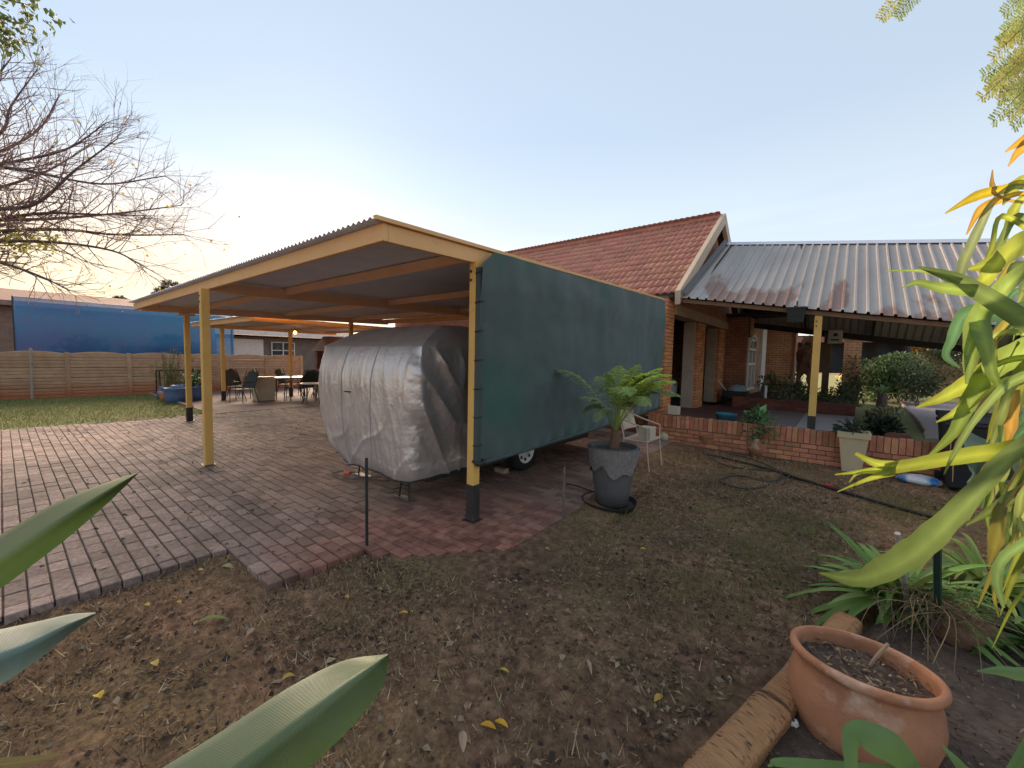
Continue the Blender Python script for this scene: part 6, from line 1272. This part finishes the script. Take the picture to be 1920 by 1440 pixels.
# ================================================================== BIG LEAVES ON THE LEFT FOREGROUND
blm = vein_leaf('broad_leaf', .2, (.62, .55, .42), .70)
def broad_leaf(root, top, bot, deps, colT, colB, rim, fold=.03):
    # outline given by its upper and lower edge; the blade is a curved sheet between them
    k = 26; nx = 10; T_ = smooth_path([(x, y, 0) for x, y in top], 8); B_ = smooth_path([(x, y, 0) for x, y in bot], 8)
    rs = lambda P: np.array([np.interp(np.linspace(0, 1, k), np.linspace(0, 1, len(P)), P[:, q]) for q in range(2)]).T
    T_, B_ = rs(T_), rs(B_); Gd = np.zeros((k, nx + 1, 3)); Cc = np.zeros((k, nx + 1, 3)); Uv = np.zeros((k, nx + 1, 3))
    for i in range(k):
        w0 = np.interp(i / (k - 1), np.linspace(0, 1, len(deps)), [d[0] for d in deps]); w1 = np.interp(i / (k - 1), np.linspace(0, 1, len(deps)), [d[1] for d in deps])
        for j in range(nx + 1):
            s_ = j / nx; x, y = T_[i] * (1 - s_) + B_[i] * s_; Gd[i, j] = gd(x, y, w0 * (1 - s_) + w1 * s_ + fold * abs(s_ - .5) * 2)
            c_ = np.array(colT) * (1 - s_) + np.array(colB) * s_; Cc[i, j] = np.array(rim) if j in (0,) else c_ * (1.35 if j == nx // 2 else 1 + .08 * mnoise.noise((i * .6, j * .7, 1))); Uv[i, j] = (i / k * 1.15 + abs(s_ - .5) * .5, s_, 0)
    o = MB().grid(Gd, Cc.reshape(-1, 3)).build('leaf', blm, root, smooth=True); a = o.data.attributes.new('vein', 'FLOAT_VECTOR', 'POINT'); a.data.foreach_set('vector', Uv.ravel()); return o
sl_b = gz(150, 2300, 0.0); st = thing('broad_leaf_plant', (sl_b[0], sl_b[1], -.05), 'plant with long paddle shaped green leaves rising in the foreground', 'plant')
g1, g2, g3 = (.085, .16, .04), (.10, .135, .055), (.10, .16, .15)
broad_leaf(st, [(-190, 1110), (-60, 1035), (0, 1003), (90, 950), (180, 912), (258, 886)], [(-190, 1170), (-60, 1140), (0, 1104), (110, 1022), (200, 945), (259, 888)], [(.62, .60), (.66, .62), (.70, .68)], (.12, .15, .05), g1, (.30, .30, .13))
broad_leaf(st, [(-190, 1230), (-70, 1195), (0, 1180), (70, 1165), (130, 1152), (178, 1148)], [(-190, 1360), (-70, 1320), (0, 1284), (60, 1245), (130, 1190), (180, 1152)], [(.60, .56), (.64, .58), (.66, .64)], (.05, .115, .105), (.17, .25, .21), (.2, .28, .2))
broad_leaf(st, [(150, 1530), (300, 1442), (420, 1368), (540, 1290), (640, 1240), (727, 1226)], [(330, 1640), (480, 1530), (580, 1440), (660, 1362), (715, 1290), (729, 1229)], [(.58, .54), (.62, .57), (.66, .64)], (.125, .17, .095), (.09, .15, .05), (.26, .30, .17))
broad_leaf(st, [(-120, 1420), (-30, 1420), (40, 1418), (120, 1412)], [(-120, 1455), (-30, 1450), (40, 1440), (121, 1415)], [(.7, .7), (.7, .7)], (.22, .2, .09), (.2, .16, .08), (.25, .2, .1), .0)
stalk = MB()
for e in (gd(-185, 1140, .61), gd(-185, 1295, .58), gd(235, 1590, .56), gd(-118, 1438, .7)):
    b0 = np.array([sl_b[0], sl_b[1], -.05]) + [rng.normal(0, .03), rng.normal(0, .03), 0]; stalk.tube(smooth_path([b0, (b0 + e) / 2 + [0, -.05, .05], e], 5), .011, 8, (.10, .15, .05))
stalk.build('stalks', leafm, st, smooth=True)

# ================================================================== TREES
def grow(mb, p, d, L, r_, depth, out, tips, spread=.55, up=.0, seg=4):
    pts = [p]; q = p.copy(); dd = d.copy()
    for i in range(seg):
        dd = dd + rnd3(1)[0] * .16 + np.array([0, 0, up]); dd /= np.linalg.norm(dd); q = q + dd * L / seg; pts.append(q)
    mb.tube(pts, np.linspace(r_, r_ * .55, seg + 1), 6 if r_ > .02 else 3, cap=False)
    if depth == 0: tips.append((q, dd)); return
    for i in range(out[depth]):
        t = rng.uniform(.3, 1); b = np.array([np.interp(t, np.linspace(0, 1, seg + 1), np.array(pts)[:, a]) for a in range(3)])
        nd = dd + rnd3(1)[0] * spread * 1.3; nd /= np.linalg.norm(nd); grow(mb, b, nd, L * rng.uniform(.5, .75), r_ * .5, depth - 1, out, tips, spread, up, max(2, seg - 1))
bt0 = gd(-150, 470, 10.2); bt = thing('bare_tree', (bt0[0], bt0[1], -.05), 'spreading nearly leafless tree with dense fine twigs on the lawn', 'tree')
MB().tube(smooth_path([(bt0[0], bt0[1], -.1), (bt0[0] + .1, bt0[1], 1.0), (bt0[0], bt0[1] + .1, 2.4), bt0 + [0, 0, .1]], 4), np.linspace(.26, .17, 13), 12).build('trunk', bark, bt, smooth=True)
tips = []; lm = MB(); tw = MB()
limbs = [[(-90, 350, 10), (0, 310, 9.8), (120, 282, 9.6), (200, 230, 9.5)], [(-90, 380, 10.2), (0, 352, 10.3), (90, 320, 10.6), (180, 265, 10.8)], [(-60, 430, 9.8), (0, 412, 9.6), (80, 400, 9.3), (180, 402, 9.0), (270, 404, 8.8)], [(-60, 460, 10), (0, 452, 9.6), (110, 455, 9.2), (210, 470, 8.8), (270, 500, 8.6)],
         [(-80, 330, 9.8), (0, 315, 9.6), (60, 322, 9.4), (190, 345, 9.2), (310, 330, 9.0)], [(-100, 300, 10.2), (0, 250, 10.4), (20, 200, 10.5), (70, 130, 10.6)], [(-90, 320, 10.5), (10, 280, 11), (75, 240, 11.3), (110, 180, 11.4)], [(-60, 400, 9.4), (60, 385, 9.0), (140, 320, 8.8), (220, 260, 8.6)],
         [(-60, 480, 10.2), (10, 495, 9.9), (80, 520, 9.6), (130, 545, 9.4)], [(-80, 420, 10.4), (100, 410, 10.2), (220, 400, 10), (340, 385, 9.8)], [(-100, 260, 9.6), (-20, 160, 9.6), (20, 110, 9.6)], [(-60, 440, 9.8), (100, 430, 9.5), (220, 440, 9.2), (345, 440, 9.0)]]
for li, lb in enumerate(limbs):
    P_ = smooth_path([bt0] + [gd(x, y, w) for x, y, w in lb], 6); k = len(P_); rr_ = np.linspace(.062, .010, k); lm.tube(P_, rr_, 7)
    for j in range(5, k):
        for _ in range((1 + (j % 2)) if j < k - 1 else 4):
            dd = P_[j] - P_[j - 1]; dd /= np.linalg.norm(dd); nd = dd + rnd3(1)[0] * .8 + np.array([0, 0, .12]); nd /= np.linalg.norm(nd)
            grow(tw, P_[j], nd, rng.uniform(.55, .95), rr_[j] * .42 + .002, 2, {2: 3, 1: 2}, tips, .5, .03)
lm.build('limbs', bark, bt, smooth=True); tw.build('twigs', mat('twig_bark', (.26, .18, .17), (.2, .135, .13), 12, .9, 0), bt)
tp_ = np.array([t[0] for t in tips]); sel = rng.choice(len(tp_), 190, replace=False); P_ = tp_[sel]; yl = np.where(rng.random((190, 1)) < .6, np.array([[.50, .36, .04]]), np.array([[.22, .24, .05]]))
mb = MB().leaves(P_, rnd3(190) - [0, 0, .5], rnd3(190), rng.uniform(.05, .10, 190), rng.uniform(.03, .07, 190), yl * rng.uniform(.7, 1.2, (190, 1)))
k = 170; P_ = np.array([gd(rng.uniform(0, 110), rng.normal(450, 14), rng.uniform(9.2, 9.9)) for _ in range(k)]); mb.leaves(P_, rnd3(k) - [0, 0, .6], rnd3(k), rng.uniform(.07, .13, k), rng.uniform(.05, .09, k), np.array([.26, .26, .03]) * rng.uniform(.6, 1.4, (k, 1)))
mb.build('leaves', leafm, bt)
# leafy branch entering at the top left
lt0 = gd(-420, 260, 6.5); lt = thing('leafy_tree', (lt0[0], lt0[1], -.05), 'leafy green tree reaching in above the bare tree', 'tree')
MB().tube(smooth_path([(lt0[0], lt0[1], -.1), lt0, gd(-300, 20, 6.3)], 5), np.linspace(.2, .1, 11), 10).build('trunk', bark, lt, smooth=True)
lbm = MB(); lv = MB()
for e in ((20, 40), (55, 10), (-30, 60), (0, -60), (40, -40), (-120, 0), (10, 70)):
    P_ = smooth_path([gd(-300, 20, 6.3), gd(-150 + e[0] * .3, e[1] - 40, 6.1), gd(e[0], e[1], 6.0)], 5); lbm.tube(P_, np.linspace(.05, .008, len(P_)), 5)
    k = 70; c = P_[-1]; Q = c + rng.normal(0, .13, (k, 3)); lv.leaves(Q, rnd3(k) - [0, 0, .7], rnd3(k), rng.uniform(.07, .13, k), rng.uniform(.04, .07, k), np.array([.10, .13, .03]) * rng.uniform(.6, 1.5, (k, 1)))
lbm.build('limbs', bark, lt); lv.build('crown', leafm, lt)
# feathery branch entering at the top right
ft0 = gd(2450, 700, 6.0); ft = thing('feathery_tree', (ft0[0], ft0[1], -.05), 'feathery leaved tree overhanging from the right side', 'tree')
top_ = gd(2250, -150, 5.0); MB().tube(smooth_path([(ft0[0], ft0[1], -.1), ft0 + [0, 0, .5], top_], 5), np.linspace(.18, .08, 11), 10).build('trunk', bark, ft, smooth=True)
lbm = MB(); lv = MB()
def pinnate(b, e, wid, col):
    t = np.linspace(0, 1, 10); d = e - b; L = np.linalg.norm(d); pts = b + np.outer(t, d) - np.outer(t ** 2, [0, 0, .12 * L]); lbm.tube(pts, np.linspace(.006, .002, 10), 3)
    k = 14
    for i in range(k):
        ti = .1 + .9 * i / k; q = b + d * ti - np.array([0, 0, .12 * L * ti * ti]); 
        for s in (-1, 1):
            dd = np.cross(d / L, VW) * s + d / L * .7 + rnd3(1)[0] * .15; dd /= np.linalg.norm(dd); m_ = 11; u = np.linspace(.05, 1, m_)[:, None] * wid * (1.05 - .6 * ti); Pm = q + dd * u
            for s2 in (-1, 1): lv.leaves(Pm, np.tile(np.cross(dd, VW) * s2 + dd * .5, (m_, 1)), np.tile(-VW, (m_, 1)) + rnd3(m_) * .6, .028, .009, np.array(col) * rng.uniform(.7, 1.3, (m_, 1)))
fr_ = [((1990, -20), (1880, 40)), ((1990, -10), (1860, 85)), ((1990, 60), (1850, 150)), ((1980, 90), (1840, 120)), ((1990, 90), (1835, 160)), ((1990, 110), (1860, 205)), ((1990, 130), (1890, 200)), ((1990, 30), (1870, 60)), ((1990, 20), (1900, 100)), ((2000, 100), (1905, 180)), ((1990, -60), (1880, 5)), ((1740, -60), (1650, 18)), ((1760, -60), (1680, 15)), ((2000, 60), (1880, 120)), ((1990, 140), (1870, 170)), ((2010, 0), (1915, 40))]
fr_ += [((b[0] + rng.uniform(-15, 30), b[1] + rng.uniform(-30, 30)), (e[0] + rng.uniform(5, 45), e[1] + rng.uniform(-30, 22))) for b, e in fr_ if b[0] > 1900]
for b, e in fr_:
    w_ = rng.uniform(3.8, 4.3); bb_, ee = gd(*b, w_), gd(*e, w_ - .2); pinnate(bb_, ee, .13, (.36, .37, .10) if rng.random() < .5 else (.28, .36, .12)); lbm.tube(smooth_path([top_, (top_ + bb_) / 2 + [0, 0, .1], bb_], 3), np.linspace(.03, .007, 7), 4)
lbm.build('limbs', bark, ft); lv.build('crown', leafm, ft)
bpy.context.view_layer.update()
